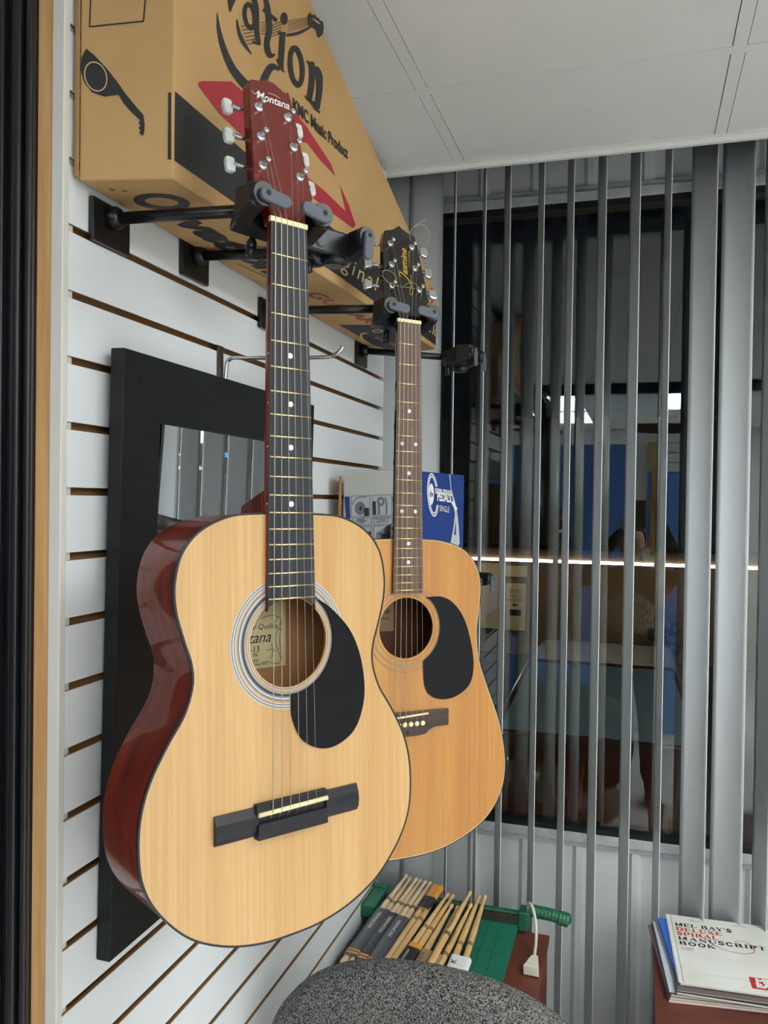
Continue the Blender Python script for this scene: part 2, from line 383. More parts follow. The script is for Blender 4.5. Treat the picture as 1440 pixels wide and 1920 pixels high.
def skinned(name, nodes, edges, m, parent=None, sub=2, root=0):
    """one continuous surface grown over a skeleton: nodes = [(point, radius or (rx, ry))]"""
    me = bpy.data.meshes.new(name); me.from_pydata([tuple(n[0]) for n in nodes], edges, []); me.materials.append(m)
    o = bpy.data.objects.new(name, me); COL.objects.link(o)
    o.modifiers.new('skin', 'SKIN')
    for i, n in enumerate(nodes):
        r_ = n[1] if isinstance(n[1], tuple) else (n[1], n[1]); me.skin_vertices[0].data[i].radius = r_
    me.skin_vertices[0].data[root].use_root = True
    o.modifiers['skin'].use_smooth_shade = True
    sd = o.modifiers.new('sub', 'SUBSURF'); sd.levels = sub; sd.render_levels = sub
    if parent: o.parent = parent
    return o

# ================================================================== SETTING
WX = -0.636          # face of the slatted wall
GX0, GSX, GY0, GSY = 0.1665, 0.615, 1.705, 1.22      # ceiling grid
floor_m = mat('floor tile', rgb(230, 227, 220), 0.45, var=0.12, vscale=4)
paint_m = mat('painted wall', rgb(230, 230, 226), 0.7)
dark_paint = mat('dark grey wall', rgb(74, 72, 72), 0.8)
mb = MB(); mb.box(-3.2, 3.8, -5.1, 2.6, -0.05, 0.0); struct(mb.build('floor', floor_m))

# slatted wall: boards with T slots
SLOT0, PITCHZ = 2.1115, 0.0765
mb = MB(); zs = [SLOT0+PITCHZ*k for k in range(-27, 8)]
mb.box(-0.700, -0.6505, 0.832, 2.045, 0.01, 2.72, 1)
for a, b in zip(zs, zs[1:]):
    z0, z1 = a+0.0047, b-0.0047
    if z0 < 0.03: continue
    # a white skin over a fibreboard tongue, the lips of the T slot at top and bottom
    mb.box(WX-0.0012, WX, 0.8165, 2.062, z0, z1, 0)
    mb.box(WX-0.0060, WX-0.0012, 0.8165, 2.058, z0, z1, 1)
    mb.box(WX-0.0150, WX-0.0060, 0.8165, 2.050, z0+0.006, z1-0.006, 1)
struct(mb.build('wall_left', [white_lam, mdf]))
mb = MB(); mb.box(-0.6515, WX+0.0008, 0.8055, 0.8165, 0.0, 2.72); mb.box(-0.6515, -.640, 0.8165, 0.830, 0.0, 2.72)
struct(mb.build('trim_1', cream_trim, bevel=0.0012))
mb = MB(); mb.box(-0.6725, -0.6517, 0.8075, 0.831, 0.0, 2.72); struct(mb.build('trim_2', pine, bevel=0.001))
mb = MB(); mb.box(-0.86, -0.7002, 0.802, 0.90, 0.0, 2.72); mb.box(-0.7002, -0.6727, 0.802, 0.831, 0.0, 2.72)
for x0, x1, d in ((-0.6815, -0.6728, .006), (-0.694, -0.685, .010), (-0.722, -0.708, .010), (-0.80, -0.74, .014)): mb.box(x0, x1, 0.802-d, 0.803, 0.0, 2.72)
struct(mb.build('trim_3', black_gloss, bevel=0.003, seg=3))
# the other walls
mb = MB(); mb.box(-3.2, -0.86, 0.83, 0.9, 0, 2.72); struct(mb.build('wall_corner', dark_paint))
mb = MB(); mb.box(-3.25, -3.2, -5.1, 0.9, 0, 2.72); struct(mb.build('wall_side', dark_paint))
mb = MB(); mb.box(3.8, 3.85, -5.1, 2.5, 0, 3.0); struct(mb.build('wall_right', paint_m))
mb = MB(); mb.box(-3.2, 3.8, -5.15, -5.1, 0, 2.72); struct(mb.build('wall_back', paint_m))
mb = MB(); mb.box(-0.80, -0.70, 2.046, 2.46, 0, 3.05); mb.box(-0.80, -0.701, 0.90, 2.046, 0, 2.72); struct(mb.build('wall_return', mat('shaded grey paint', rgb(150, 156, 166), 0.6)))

# window wall: ribbed metal siding under and over the glass, sill and header ledges
def siding(mb, x0, x1, z0, z1, y):
    x = x0; pts = []
    while x < x1:
        pts += [(x, y), (x+0.100, y), (x+0.112, y-0.014), (x+0.128, y-0.014), (x+0.140, y)]
        x += 0.152
    pts.append((x1, y))
    a = [mb.v((p[0], p[1], z0)) for p in pts]; b = [mb.v((p[0], p[1], z1)) for p in pts]
    for i in range(len(pts)-1): mb.face([a[i], a[i+1], b[i+1], b[i]])
mb = MB(); siding(mb, -0.72, 3.8, 0, 0.842, 2.425); siding(mb, -0.72, 3.8, 2.672, 3.0, 2.425)
mb.box(-0.72, 3.8, 2.43, 2.50, 0, 0.842); mb.box(-0.72, 3.8, 2.43, 2.50, 2.672, 3.05); mb.box(-0.72, -0.592, 2.405, 2.50, 0.842, 2.672); mb.box(3.4, 3.8, 2.43, 2.5, 0.842, 2.672)
struct(mb.build('wall_far', siding_m, recalc=False))
mb = MB(); mb.box(-0.72, 3.8, 2.398, 2.50, 0.842, 0.869); mb.box(-0.72, 3.8, 2.410, 2.43, 0.824, 0.842)
struct(mb.build('trim_4', sill_m, bevel=0.002))
mb = MB(); mb.box(-0.72, 3.8, 2.392, 2.50, 2.646, 2.672); mb.box(-0.72, 3.8, 2.405, 2.43, 2.672, 2.690)
struct(mb.build('trim_5', sill_m, bevel=0.002))
win = empty('window_1', Matrix.Translation((-0.585, 2.41, 0.869))); struct(win)
mb = MB(); mb.M = Matrix.Translation((0.585, -2.41, -0.869))
for x0, x1, z0, z1 in ((-0.592, -0.572, 0.869, 2.646), (3.38, 3.4, 0.869, 2.646), (-0.572, 3.38, 0.869, 0.884), (-0.572, 3.38, 2.628, 2.646)): mb.box(x0, x1, 2.402, 2.46, z0, z1)
mb.build('window_frame', gasket_m, win)
mb = MB(); mb.M = Matrix.Translation((0.585, -2.41, -0.869)); mb.box(-0.574, 3.382, 2.418, 2.423, 0.88, 2.632); mb.box(-0.574, 3.382, 2.436, 2.441, 0.88, 2.632)
mb.build('glass_pane', glass_m, win)

# ceiling tiles, grid and the blind recess
mb = MB(); xs = [GX0+GSX*k for k in range(-6, 7)]; ys = [2.10]+[GY0-GSY*k for k in range(0, 7)]
lit = {(0, 4): 1, (-2, 4): 1, (-2, 5): 1, (1, 1): 1, (1, 3): 1, (3, 2): 1, (2, 3): 1, (3, 4): 1, (2, 4): 1, (4, 3): 1, (2, 5): 1}
cells = []
for i in range(len(xs)-1):
    for j in range(len(ys)-1):
        k = (i-6, j)
        x0, x1, y0, y1 = xs[i]+.0138, xs[i+1]-.0138, ys[j+1]+.0138, ys[j]-(.0138 if j else .002)
        if j == 1 and x1 < -0.6 and y1 > 0.85 and x0 < -1.0: pass
        if k in lit: cells.append((k, (x0, x1, y0, y1))); continue
        mb.box(max(x0, -3.2), min(x1, 3.8), max(y0, -5.1), y1, CEIL+.0008, CEIL+.015, 0)
for x in xs: mb.box(x-.0122, x+.0122, -5.1, 2.098, CEIL-.0006, CEIL+.004, 1)
for y in ys[1:]:
    if y > -5.1: mb.box(-3.2, 3.8, y-.0122, y+.0122, CEIL-.0012, CEIL+.003, 1)
mb.box(-3.2, 3.8, 2.094, 2.106, CEIL-.012, CEIL+.03, 1); mb.box(-3.2, 3.8, 2.078, 2.094, CEIL-.0012, CEIL+.0006, 1)
mb.box(-3.3, 3.9, -5.2, 2.10, 2.72, 2.75, 2)
struct(mb.build('ceiling', [ceil_m, grid_m, hole_black]))
mb = MB(); mb.box(-0.8, 3.8, 2.10, 2.13, 2.69, 3.05, 0); mb.box(-0.8, 3.8, 2.10, 2.5, 3.03, 3.06, 0)
struct(mb.build('trim_6', mat('recess paint', rgb(120, 122, 126), 0.8)))

# recessed lamps of the ceiling grid: two seen reflected, the rest added for light
diff_m = mat('lit prismatic diffuser', (1, 1, 1, 1), 0.5, emit=PANEL_STRENGTH, ecol=(0.95, 0.99, 1.0, 1))
names = ['recessed ceiling light beyond the blue display wall, reflected at the right of the glass', 'recessed ceiling light beyond the blue display wall, reflected in the middle of the glass']
lab = {(0, 4): names[0], (-2, 4): names[1], (1, 1): 'added ceiling light nearest the window, outside the view at the right', (1, 3): 'added unseen ceiling light behind the photographer at the right', (3, 2): 'added unseen ceiling light close to the right wall', (-2, 5): 'added ceiling light in line behind the middle reflected one, enlarging its glow', (2, 3): 'added unseen ceiling light right of the one behind the photographer', (2, 4): 'added unseen ceiling light farther back past the end of the display wall', (4, 3): 'added unseen ceiling light against the right wall behind the photographer', (2, 5): 'added unseen ceiling light farthest back in the shop', (3, 4): 'added unseen ceiling light at the back beside the right wall'}  # the in-line lamp is added to enlarge the middle glow in the glass
for k_, (x0, x1, y0, y1) in cells:
    n_ = k_
    L = empty('ceiling_light', Matrix.Translation(((x0+x1)/2, (y0+y1)/2, CEIL)), lab[n_], 'ceiling light', None)
    hx, hy = (x1-x0)/2, (y1-y0)/2
    mb = MB()
    for a, b, c, d in ((-hx, hx, -hy, -hy+.02), (-hx, hx, hy-.02, hy), (-hx, -hx+.02, -hy+.02, hy-.02), (hx-.02, hx, -hy+.02, hy-.02)): mb.box(a, b, c, d, 0, .02)
    mb.build('light_frame', grid_m, L)
    mb = MB(); mb.box(-hx+.02, hx-.02, -hy+.02, hy-.02, .004, .012); mb.build('diffuser', diff_m, L)

# ================================================================== VERTICAL BLIND
bl = empty('vertical_blind', Matrix.Translation((0.2, 2.2, 2.9)), 'grey vertical blind turned half open in front of the dark window', 'blind')
mb = MB(); mb.box(-0.9, 3.4, -.022, .022, 0.02, .06); mb.build('head_rail', grid_m, bl)
VAN = [(-0.648, 86, .004), (-0.563, 80, .005), (-0.483, -15.5, .003), (-0.403, -15.5, .003), (-0.341, -19, .004), (-0.2535, -16.5, .0035), (-0.178, -15.5, .004), (-0.0995, -16, .004), (-0.0185, -16.5, .0045), (0.0595, -9, .003), (0.146, -38, .008), (0.2235, -50, .009), (0.300, -15, .004), (.38, -16, .004), (.46, -16, .004), (.54, -15, .004), (.62, -17, .004), (.70, -16, .004), (.78, -16, .004), (.86, -15, .004), (.94, -17, .004)]
vane_mesh = {}
for x, ang, bow in VAN:
    hz = 2.78; pts = []
    for k in range(9):
        t = -1+2*k/8; pts.append((bow*(1-t*t)-bow*.6, t*.0445))
    mb = MB(); n = len(pts); th = .0007
    a = [mb.v((p[0]-th, p[1], -hz)) for p in pts]+[mb.v((p[0]+th, p[1], -hz)) for p in pts[::-1]]
    b = [mb.v((p[0]-th, p[1], .02)) for p in pts]+[mb.v((p[0]+th, p[1], .02)) for p in pts[::-1]]
    m_ = len(a)
    for i in range(m_): mb.face([a[i], a[(i+1) % m_], b[(i+1) % m_], b[i]], 0, i not in (n-1, m_-1))
    mb.face(a); mb.face(b)
    o = mb.build('vane', vane_m, bl); o.location = (x-0.2, 0, 0); o.rotation_euler = (0, 0, -R(-ang)) if False else (0, 0, R(-ang))

# ================================================================== GUITARS
def guitar(name, M, label, S):
    G = empty(name, M, label, 'guitar')
    half = S['outline']; loop = catmull([(-x, -s) for x, s in half]+[(x, -s) for x, s in half[-2:0:-1]], 7)
    loop = ccw(loop); zt = -0.006; dep = S['depth']; hc = S['hole']; hr = S['hr']; L = S['scale']
    hole = [(hr*math.cos(2*PI*k/72), -hc+hr*math.sin(2*PI*k/72)) for k in range(72)]
    mb = MB(); mb.plate(offset(loop, .0012), hole, zt-.0028, zt); mb.build('soundboard', S['top'], G)
    mb = MB(); inn = offset(loop, .0032)
    mb.plate(loop, inn, zt-dep, zt-.001)
    for f in mb.bm.faces: f.smooth = abs(f.calc_center_median().z-(zt-dep/2)) < dep*.3
    sd = mb.build('side_shell', S['side'], G)
    mb = MB(); mb.prism(offset(loop, .001), zt-dep-.003, zt-dep+.0005); mb.build('back_panel', S['side'], G, bevel=.0015)
    mb = MB(); i2 = offset(loop, .0034); mb.plate(i2, offset(loop, .0075), zt-dep+.003, zt-.0032); mb.prism(i2, zt-dep+.001, zt-dep+.003)
    mb.build('inner_lining', S['lining'], G)
    for off0, off1, mt in S['bind']:
        mb = MB(); mb.plate(offset(loop, off0), offset(loop, off1), zt-.0035, zt+.0003+.0001*abs(off0)*1000); mb.build('edge_binding', mt, G)
    mb = MB(); ms = []
    for r0, r1, mt in S['rosette']:
        if mt not in ms: ms.append(mt)
        mb.ring(0, -hc, r0, r1, zt, zt+.0003, n=96, mi=ms.index(mt))
    mb.build('rosette', ms, G)
    # pickguard
    o_ = catmull([(x, -s) for x, s in S['pick']], 6, False); r_ = S['pickr']
    a0 = math.atan2(o_[0][1]+hc, o_[0][0]); a1 = math.atan2(o_[-1][1]+hc, o_[-1][0])
    arc = [(r_*math.cos(a1+(a0-a1)*k/16), -hc+r_*math.sin(a1+(a0-a1)*k/16)) for k in range(17)]
    mb = MB(); mb.prism(ccw(o_+arc), zt+.0004, zt+.0018); mb.build('pickguard', pick_m, G, bevel=.0005)
    # neck and fretboard
    wn, we, join, fe = S['wn'], S['we'], S['join'], S['fend']
    W = lambda s: wn+(we-wn)*s/fe
    mb = MB(); secs = []
    for k in range(13):
        s = join*1.0*k/12; w_ = W(s)/2; d = .0175+.004*k/12; sec = []
        for q in range(13):
            a = PI*q/12; sec.append((w_*math.cos(a), -s, -.0045-d*math.sin(a)**.8))
        sec += [(-w_, -s, -.0012), (w_, -s, -.0012)]
        secs.append([mb.v(p) for p in sec])
    for i in range(12):
        n = len(secs[i])
        for q in range(n): mb.face([secs[i][q], secs[i][(q+1) % n], secs[i+1][(q+1) % n], secs[i+1][q]], 0, q < 12)
    mb.face(secs[0]); mb.face(secs[-1])
    # heel, and the wooden base under the fretboard extension
    wj = W(join)/2
    mb.hexa([(-.012, -join+.012, zt-dep+.01), (.012, -join+.012, zt-dep+.01), (.014, -join-.002, zt-dep+.01), (-.014, -join-.002, zt-dep+.01)][::-1],
            [(-wj*.92, -join+.026, -.018), (wj*.92, -join+.026, -.018), (wj*.92, -join-.002, -.018), (-wj*.92, -join-.002, -.018)][::-1])
    mb.build('neck', S['neck'], G, bevel=.0015)
    def board(z0, z1, extra=0):
        pl = [(-wn/2, 0), (-W(fe)/2, -fe)]
        if S['scoop']:
            xa = W(fe)/2-.001; aa = math.acos(min(1, xa/(hr+.0005)))
            pl += [(-(hr+.0005)*math.cos(aa+(PI-2*aa)*k/14), -hc+(hr+.0005)*math.sin(aa+(PI-2*aa)*k/14)) for k in range(15)]
        pl += [(W(fe)/2, -fe), (wn/2, 0)]
        return pl
    mb = MB(); mb.prism(ccw(board(0, 0)), zt+.0003 if False else -.0058, -.0014); mb.build('fretboard_base', S['fbside'], G)
    mb = MB(); mb.prism(ccw(board(0, 0)), -.0014, 0); fb = mb.build('fretboard', S['fb'], G)
    for k in range(1, S['frets']+1):
        s = L*(1-2**(-k/12)); mb = MB(); w_ = W(s)/2-.0006
        mb.tube([(-w_, -s, .0002), (w_, -s, .0002)], .0011, 8); mb.build('fret', brass, fb)
    for k, xx in S['dots']:
        s = (L*(1-2**(-k/12))+L*(1-2**(-(k-1)/12)))/2
        mb = MB(); mb.lathe([(.0032, 0), (.0032, .0004)], 20, at=(xx, -s, 0)); mb.build('position_dot', dot_m, fb)
    if S.get('sidedots'):
        for k in S['sidedots']:
            s = (L*(1-2**(-k/12))+L*(1-2**(-(k-1)/12)))/2
            mb = MB(); mb.lathe([(.0009, -.0003), (.0009, .0003)], 10, axis='x', at=(-W(s)/2-.0001, -s, -.0032)); mb.build('side_dot', dot_m, G)
    mb = MB(); mb.box(-wn/2-.0015, wn/2+.0006, -.0005, .0055, -.0035, .0018)
    nut = mb.build('nut', ivory, G, bevel=.0008)
    # headstock
    HT = Matrix.Translation((0, .004, -.0012)) @ Matrix.Rotation(R(-13), 4, 'X')
    hs = S['head']; hl = ccw(hs)
    mb = MB(); mb.M = HT; mb.prism(hl, -.0155, -.0008); H = mb.build('headstock', S['headside'], G, bevel=.0012)
    mb = MB(); mb.M = HT; mb.prism(offset(hl, .0008), -.0008, 0); mb.build('headstock_face', S['headface'], H)
    S['logo'](H, HT)
    posts = []
    for sg in (-1, 1):
        for (px, py) in S['posts']:
            x = sg*px; posts.append(HT @ Vector((x, py, .0095)))
            mb = MB(); mb.M = HT
            mb.lathe([(.0060, 0), (.0058, .0012), (.0046, .0022), (.0034, .0024), (.0029, .0028), (.0029, .0080), (.0022, .0088), (.0022, .0108), (.0034, .0118), (.0034, .0140), (.0020, .0148)], 16, at=(x, py, 0))
            ex = sg*(px+S['edge'](py)-px)
            mb.tube([(sg*(px-.002), py-S['dy'], -.0185), (sg*(S['edge'](py)+.014), py-S['dy'], -.0185)], .0022, 8)
            mb.box(x-.006, x+.006, py-.009, py+.010, -.0225, -.0158)
            for rr in range(3): xx = sg*(S['edge'](py)+.004+rr*.003); mb.lathe([(.0031, -.0008), (.0031, .0008)], 10, axis='x', at=(xx, py-S['dy'], -.0185))
            T = mb.build('tuning_machine', steel, G)
            mb = MB(); mb.M = HT; bx = sg*(S['edge'](py)+(.0205 if S['button'] is steel else .0170))
            if S['button'] is steel:
                for f_ in (0,): mb.prism(ccw([(bx-.008, py-S['dy']-.007), (bx+.008*0+.004*sg, py-S['dy']-.0105), (bx+.009, py-S['dy']-.006), (bx+.009, py-S['dy']+.006), (bx+.004*sg, py-S['dy']+.0105), (bx-.008, py-S['dy']+.007)]), -.0225, -.0145)
            else:
                mb.prism(ccw([(bx-.0058, py-S['dy']-.0088), (bx, py-S['dy']-.0098), (bx+.0058, py-S['dy']-.0088), (bx+.0064, py-S['dy']), (bx+.0058, py-S['dy']+.0088), (bx, py-S['dy']+.0098), (bx-.0058, py-S['dy']+.0088), (bx-.0064, py-S['dy'])]), -.0255, -.0175)
            mb.build('tuning_button', S['button'], T, bevel=.0026, seg=4)
    S['bridge'](G, zt)
    # strings
    hs_ = S['hs']; bw = S['bw']
    for k in range(6):
        t = k/5*2-1; xn = t*S['nutw']; xb = t*bw
        idx = (2-k) if k < 3 else (3+(k-3))       # E A D to bottom, middle, top on the left; G B E top to bottom on the right
        left = {0: 2, 1: 1, 2: 0}; right = {3: 3, 4: 4, 5: 5}
        p = posts[left[k] if k < 3 else right[k]]
        rad = [.00062, .00052, .00044, .00034, .00022, .00019][k]
        pn = Vector((xn, .003, .0020)); ps = Vector((xb, -L, hs_))
        mb = MB(); mb.tube([p+Vector((0, 0, -.003)), pn, Vector((xn, -.001, .0018)), ps]+[Vector(q) for q in S['tail'](xb, zt)], rad, 6)
        mb.build('string', bronze if k < 4 else nickel, G)
    return G

def montana_bridge(G, zt):
    mb = MB()
    for sg in (-1, 1):
        x0, x1 = (-.0945, -.044) if sg < 0 else (.044, .0905)
        prof = [(-.6735, zt), (-.6735, zt+.002), (-.668, zt+.0055), (-.660, zt+.0066), (-.652, zt+.0058), (-.6428, zt+.002), (-.6428, zt)]
        a = [mb.v((x0, y, z)) for y, z in prof]; b = [mb.v((x1, y, z)) for y, z in prof]
        mb.face(a); mb.face(b[::-1])
        for i in range(len(prof)): mb.face([a[i], b[i], b[(i+1) % 7], a[(i+1) % 7]])
    mb.box(-.0465, .045, -.6765, -.6395, zt, zt+.0032)
    mb.box(-.0465, .045, -.6500, -.6400, zt+.0032, zt+.0072)
    mb.box(-.0455, .0445, -.6770, -.6600, zt+.0032, zt+.0088)
    for x in (-.027, .023): mb.lathe([(.0038, 0), (.0038, .0003)], 18, at=(x, -.6700, zt+.0088))
    B = mb.build('bridge', bridge_black, G, bevel=.0010)
    mb = MB(); mb.tube([(-.0448, -.6506, .0008), (.0448, -.6494, .0008)], .0027, 10); mb.build('saddle', ivory, B)
def jasmine_bridge(G, zt):
    lp = [(-.0775, -.6428), (-.0775, -.6700), (-.052, -.6700), (-.040, -.6750), (-.034, -.6805), (-.02, -.6822), (.02, -.6822), (.034, -.6805), (.040, -.6750), (.052, -.6700), (.0775, -.6700), (.0775, -.6428)]
    mb = MB(); mb.prism(ccw(lp), zt, zt+.0062); B = mb.build('bridge', rosewood_dk, G, bevel=.0012)
    mb = MB(); mb.tube([(-.0375, -.6515, .0016), (.0375, -.6470, .0016)], .0018, 8); mb.build('saddle', ivory, B)
    for k in range(6):
        x = (k/5*2-1)*.0275; mb = MB(); mb.lathe([(.0042, 0), (.0042, .0012), (.0034, .0026), (.0012, .0032)], 16, at=(x, -.6625, zt+.0060)); pn = mb.build('bridge_pin', ivory, B)
    for sg in (0,):
        mb = MB(); mb.lathe([(.0032, 0), (.0032, .0004)], 16, at=(.0, -.6755, zt+.0062)); mb.build('bridge_dot', hole_black, B)

def montana_logo(H, HT):
    mb = MB(); text_mesh(mb, 'Montana', .0150, HT @ Matrix.Translation((-.0205, .1545, 0)), bold=.018, shear=.35, fit=.045)
    mb.M = HT; mb.ribbon(catmull([(-.0255, .1620), (-.0240, .1590), (-.0205, .1600), (-.0165, .1655)], 5, False), [.0008]*16, .0007)
    mb.ribbon(catmull([(-.004, .1672), (.006, .1672), (.012, .1655)], 5, False), [.0006]*11, .0007); mb.ribbon([(.0235, .1550), (.0262, .1545), (.0270, .1525)], .0007, .0007)
    mb.build('script_lettering', white_ink, H)
def jasmine_logo(H, HT):
    F = HT @ Matrix.Translation((.0052, .076, 0)) @ Matrix.Rotation(R(86), 4, 'Z')
    mb = MB(); text_mesh(mb, 'asmine', .0165, F @ Matrix.Translation((.010, 0, 0)), bold=.02, shear=.35, fit=.050)
    mb.M = F
    mb.ribbon(catmull([(.002, .0110), (.006, .0150), (.016, .0140)], 5, False), [.0012]*11, .0006)
    mb.ribbon(catmull([(.012, .0140), (.006, .0040), (-.004, -.0050), (-.018, -.0090), (-.026, -.0075), (-.026, -.0040), (-.018, -.0035), (-.004, -.0062), (.010, -.0060)], 5, False), [.0022]*10+[.0016]*15+[.0009]*16, .0007)
    text_mesh(mb, 'BY TAKAMINE', .0042, Matrix.Translation((.026, -.0062, 0)), fit=.030)
    mb.build('gold_lettering', gold_ink, H)

M_OUT = [(0, .3255), (.034, .3256), (.073, .3290), (.1075, .3440), (.1290, .3680), (.1372, .4000), (.1355, .4280), (.1270, .4580), (.1188, .4830), (.1178, .5050), (.1270, .5330), (.1460, .5620), (.1640, .5950), (.1738, .6280), (.1757, .6650), (.1700, .6980), (.1525, .7290), (.1215, .7600), (.0830, .7798), (.0410, .7903), (0, .7925)]
J_OUT = [(0, .3592), (.033, .3598), (.0682, .3628), (.1090, .3765), (.1345, .4035), (.1436, .4361), (.1415, .4773), (.1362, .5200), (.1420, .5686), (.1589, .6152), (.1809, .6717), (.1930, .7277), (.1918, .7733), (.1754, .8123), (.143, .844), (.0905, .8676), (.0450, .8775), (0, .8795)]
def pose(P, yaw, pitch, roll):
    yaw, pitch, roll = R(yaw), R(pitch), R(roll)
    c = Vector((math.sin(yaw), math.cos(yaw), 0)); n = Vector((math.cos(yaw), -math.sin(yaw), 0)); g = Vector((0, 0, -1))
    g2 = g*math.cos(pitch)+n*math.sin(pitch); n2 = n*math.cos(pitch)-g*math.sin(pitch)
    c2 = c*math.cos(roll)+g2*math.sin(roll); g3 = -c*math.sin(roll)+g2*math.cos(roll)
    return frame(P, c2, -g3, n2)
MP = pose((-.3828, .8706, 2.1094), 34.21, 2.82, .47)
JP = pose((-.3698, 1.3400, 2.0963), 47.14, 3.06, .97)
SM = dict(outline=M_OUT, depth=.096, hole=.4695, hr=.0500, scale=.65, top=top_light, side=red_maple, lining=lining_tan,
    bind=[(-.0006, .0016, ros_black)], wn=.0473, we=.0626, join=.3262, fend=.4335, scoop=True, neck=red_maple, fbside=red_maple, fb=board_black, frets=18,
    rosette=[(.0730, .0742, ros_white), (.0716, .0730, ros_grey), (.0700, .0716, ros_white), (.0686, .0700, ros_grey), (.0676, .0686, ros_white), (.0636, .0654, ros_grey), (.0618, .0636, ros_white), (.0600, .0618, ros_grey), (.0582, .0600, ros_black), (.0568, .0582, ros_grey), (.0540, .0548, ros_grey), (.0530, .0540, ros_white), (.0520, .0530, ros_grey)],
    pick=[(.0385, .4242), (.0560, .4351), (.0826, .4618), (.0980, .4946), (.1039, .5332), (.0985, .5620), (.0850, .5830), (.0600, .5945), (.0358, .5927), (.0140, .5790), (.0020, .5530), (.0005, .5275)], pickr=.0582,
    dots=[(5, 0), (7, 0), (9, 0), (12, 0)], sidedots=[5, 7, 9, 12], head=[(-.0237, -.003), (.0237, -.003), (.0240, .008), (.0290, .022), (.0392, .040), (.0290, .168), (.0278, .1760), (.0190, .1785), (.0080, .1850), (-.0020, .1862), (-.0120, .1815), (-.0235, .1790), (-.0275, .1760), (-.0290, .168), (-.0392, .040), (-.0290, .022), (-.0240, .008)],
    headside=red_maple, headface=red_head, logo=montana_logo, posts=[(.0196, .1422), (.0219, .103), (.0248, .0645)], edge=lambda y: .0392-(y-.040)*.080, dy=-.006, button=pearl,
    bridge=montana_bridge, hs=.0036, bw=.0283, nutw=.0190, tail=lambda x, zt: [(x-.0006, -.6545, zt+.0062), (x-.002, -.6600, zt+.0048)])
SJ = dict(outline=J_OUT, depth=.104, hole=.5063, hr=.0497, scale=.648, top=top_amber, side=dark_back, lining=lining_dark,
    bind=[(-.0006, .0010, ros_black), (.0010, .0020, mat('cream binding', rgb(214, 190, 140), .4))], wn=.0425, we=.0552, join=.3596, fend=.4490, scoop=False, neck=black_lac, fbside=black_lac, fb=rosewood, frets=20,
    rosette=[(.0720, .0725, ros_green), (.0700, .0704, ros_green), (.0632, .0640, ros_green), (.0622, .0628, ros_white), (.0610, .0617, ros_green), (.0540, .0546, ros_green)],
    pick=[(.0372, .4567), (.0648, .4560), (.0887, .4675), (.1098, .4945), (.1237, .5358), (.1288, .5768), (.1200, .6070), (.0944, .6240), (.0685, .6274), (.0460, .6205), (.0338, .6021), (.0306, .5624)], pickr=.0628,
    dots=[(5, 0), (7, -.0125), (7, .0125), (9, 0), (12, -.0125), (12, .0125), (15, 0), (17, 0)], head=[(-.0213, -.003), (.0213, -.003), (.0216, .008), (.0285, .022), (.0430, .040), (.0320, .152), (.0285, .1650), (.0150, .1690), (.0060, .1745), (.0, .1800), (-.0060, .1745), (-.0150, .1690), (-.0285, .1650), (-.0320, .152), (-.0430, .040), (-.0285, .022), (-.0216, .008)],
    headside=black_lac, headface=black_lac, logo=jasmine_logo, posts=[(.0205, .141), (.0222, .1008), (.0262, .0607)], edge=lambda y: .0430-(y-.040)*.098, dy=-.006, button=steel,
    bridge=jasmine_bridge, hs=.0042, bw=.0266, nutw=.0175, tail=lambda x, zt: [(x*1.02, -.6600, zt+.0062)])
GM = guitar('acoustic_guitar', MP, 'nearer acoustic guitar with pale top, red sides and black tie bridge', SM)
GJ = guitar('acoustic_guitar', JP, 'farther acoustic guitar with amber top and black headstock with gold script', SJ)
# paper labels seen through the sound holes
def sound_label(G, P, S, rect, lines, m, border):
    z = -.006-S['depth']+.0036; x0, x1, s0, s1 = rect
    mb = MB(); mb.box(x0, x1, -s1, -s0, z-.0003, z); L = mb.build('maker_label', m, G)
    mb = MB()
    for t, x, s, h, fit, sh in lines: text_mesh(mb, t, h, Matrix.Translation((x, -s, z)), fit=fit, shear=sh, align='RIGHT')
    for q in border: mb.ribbon(catmull(q, 4, False), .0006, z+.0006)
    mb.build('label_print', ink_black, L)
def loc(P, px, py, z):
    o = P @ Vector((0, 0, z)); n = P.to_3x3() @ Vector((0, 0, 1)); q = P.inverted() @ on(px, py, o, n); return q.x, -q.y
zb = -.006-.096+.0036
a, b = loc(MP, 430, 1140, zb), loc(MP, 536, 1253, zb)
sx0, sx1, ss0, ss1 = a[0], b[0], a[1]-.004, b[1]-.004
cx = loc(MP, 512, 1175, zb)
sound_label(GM, MP, SM, (sx0, sx1, ss0, ss1), [('Superior Quality', loc(MP, 512, 0, zb)[0], loc(MP, 505, 1178, zb)[1], .009, None, .2), ('Montana', loc(MP, 508, 1195, zb)[0], loc(MP, 505, 1203, zb)[1], .019, None, .35), ('CL-13', loc(MP, 486, 1220, zb)[0], loc(MP, 486, 1222, zb)[1], .0105, None, 0), ('MODEL IN', loc(MP, 482, 1230, zb)[0], loc(MP, 486, 1230, zb)[1], .006, None, 0), ('KAMAN MUSIC', loc(MP, 486, 1240, zb)[0], loc(MP, 486, 1240, zb)[1], .004, None, 0), ('CORPORATION', loc(MP, 500, 1245, zb)[0], loc(MP, 500, 1246, zb)[1], .004, None, 0)], paper_label,
   [[(loc(MP, x, y, zb)[0], -loc(MP, x, y, zb)[1]) for x, y in q] for q in ([(490, 1160), (505, 1154), (520, 1156), (527, 1165), (524, 1200), (527, 1235), (520, 1244), (500, 1240), (490, 1243)], [(520, 1158), (514, 1170), (528, 1182)], [(508, 1205), (511, 1220), (508, 1234)], [(500, 1220), (508, 1217), (517, 1221)], [(528, 1160), (516, 1200), (529, 1240)])])
zj = -.006-.104+.0036
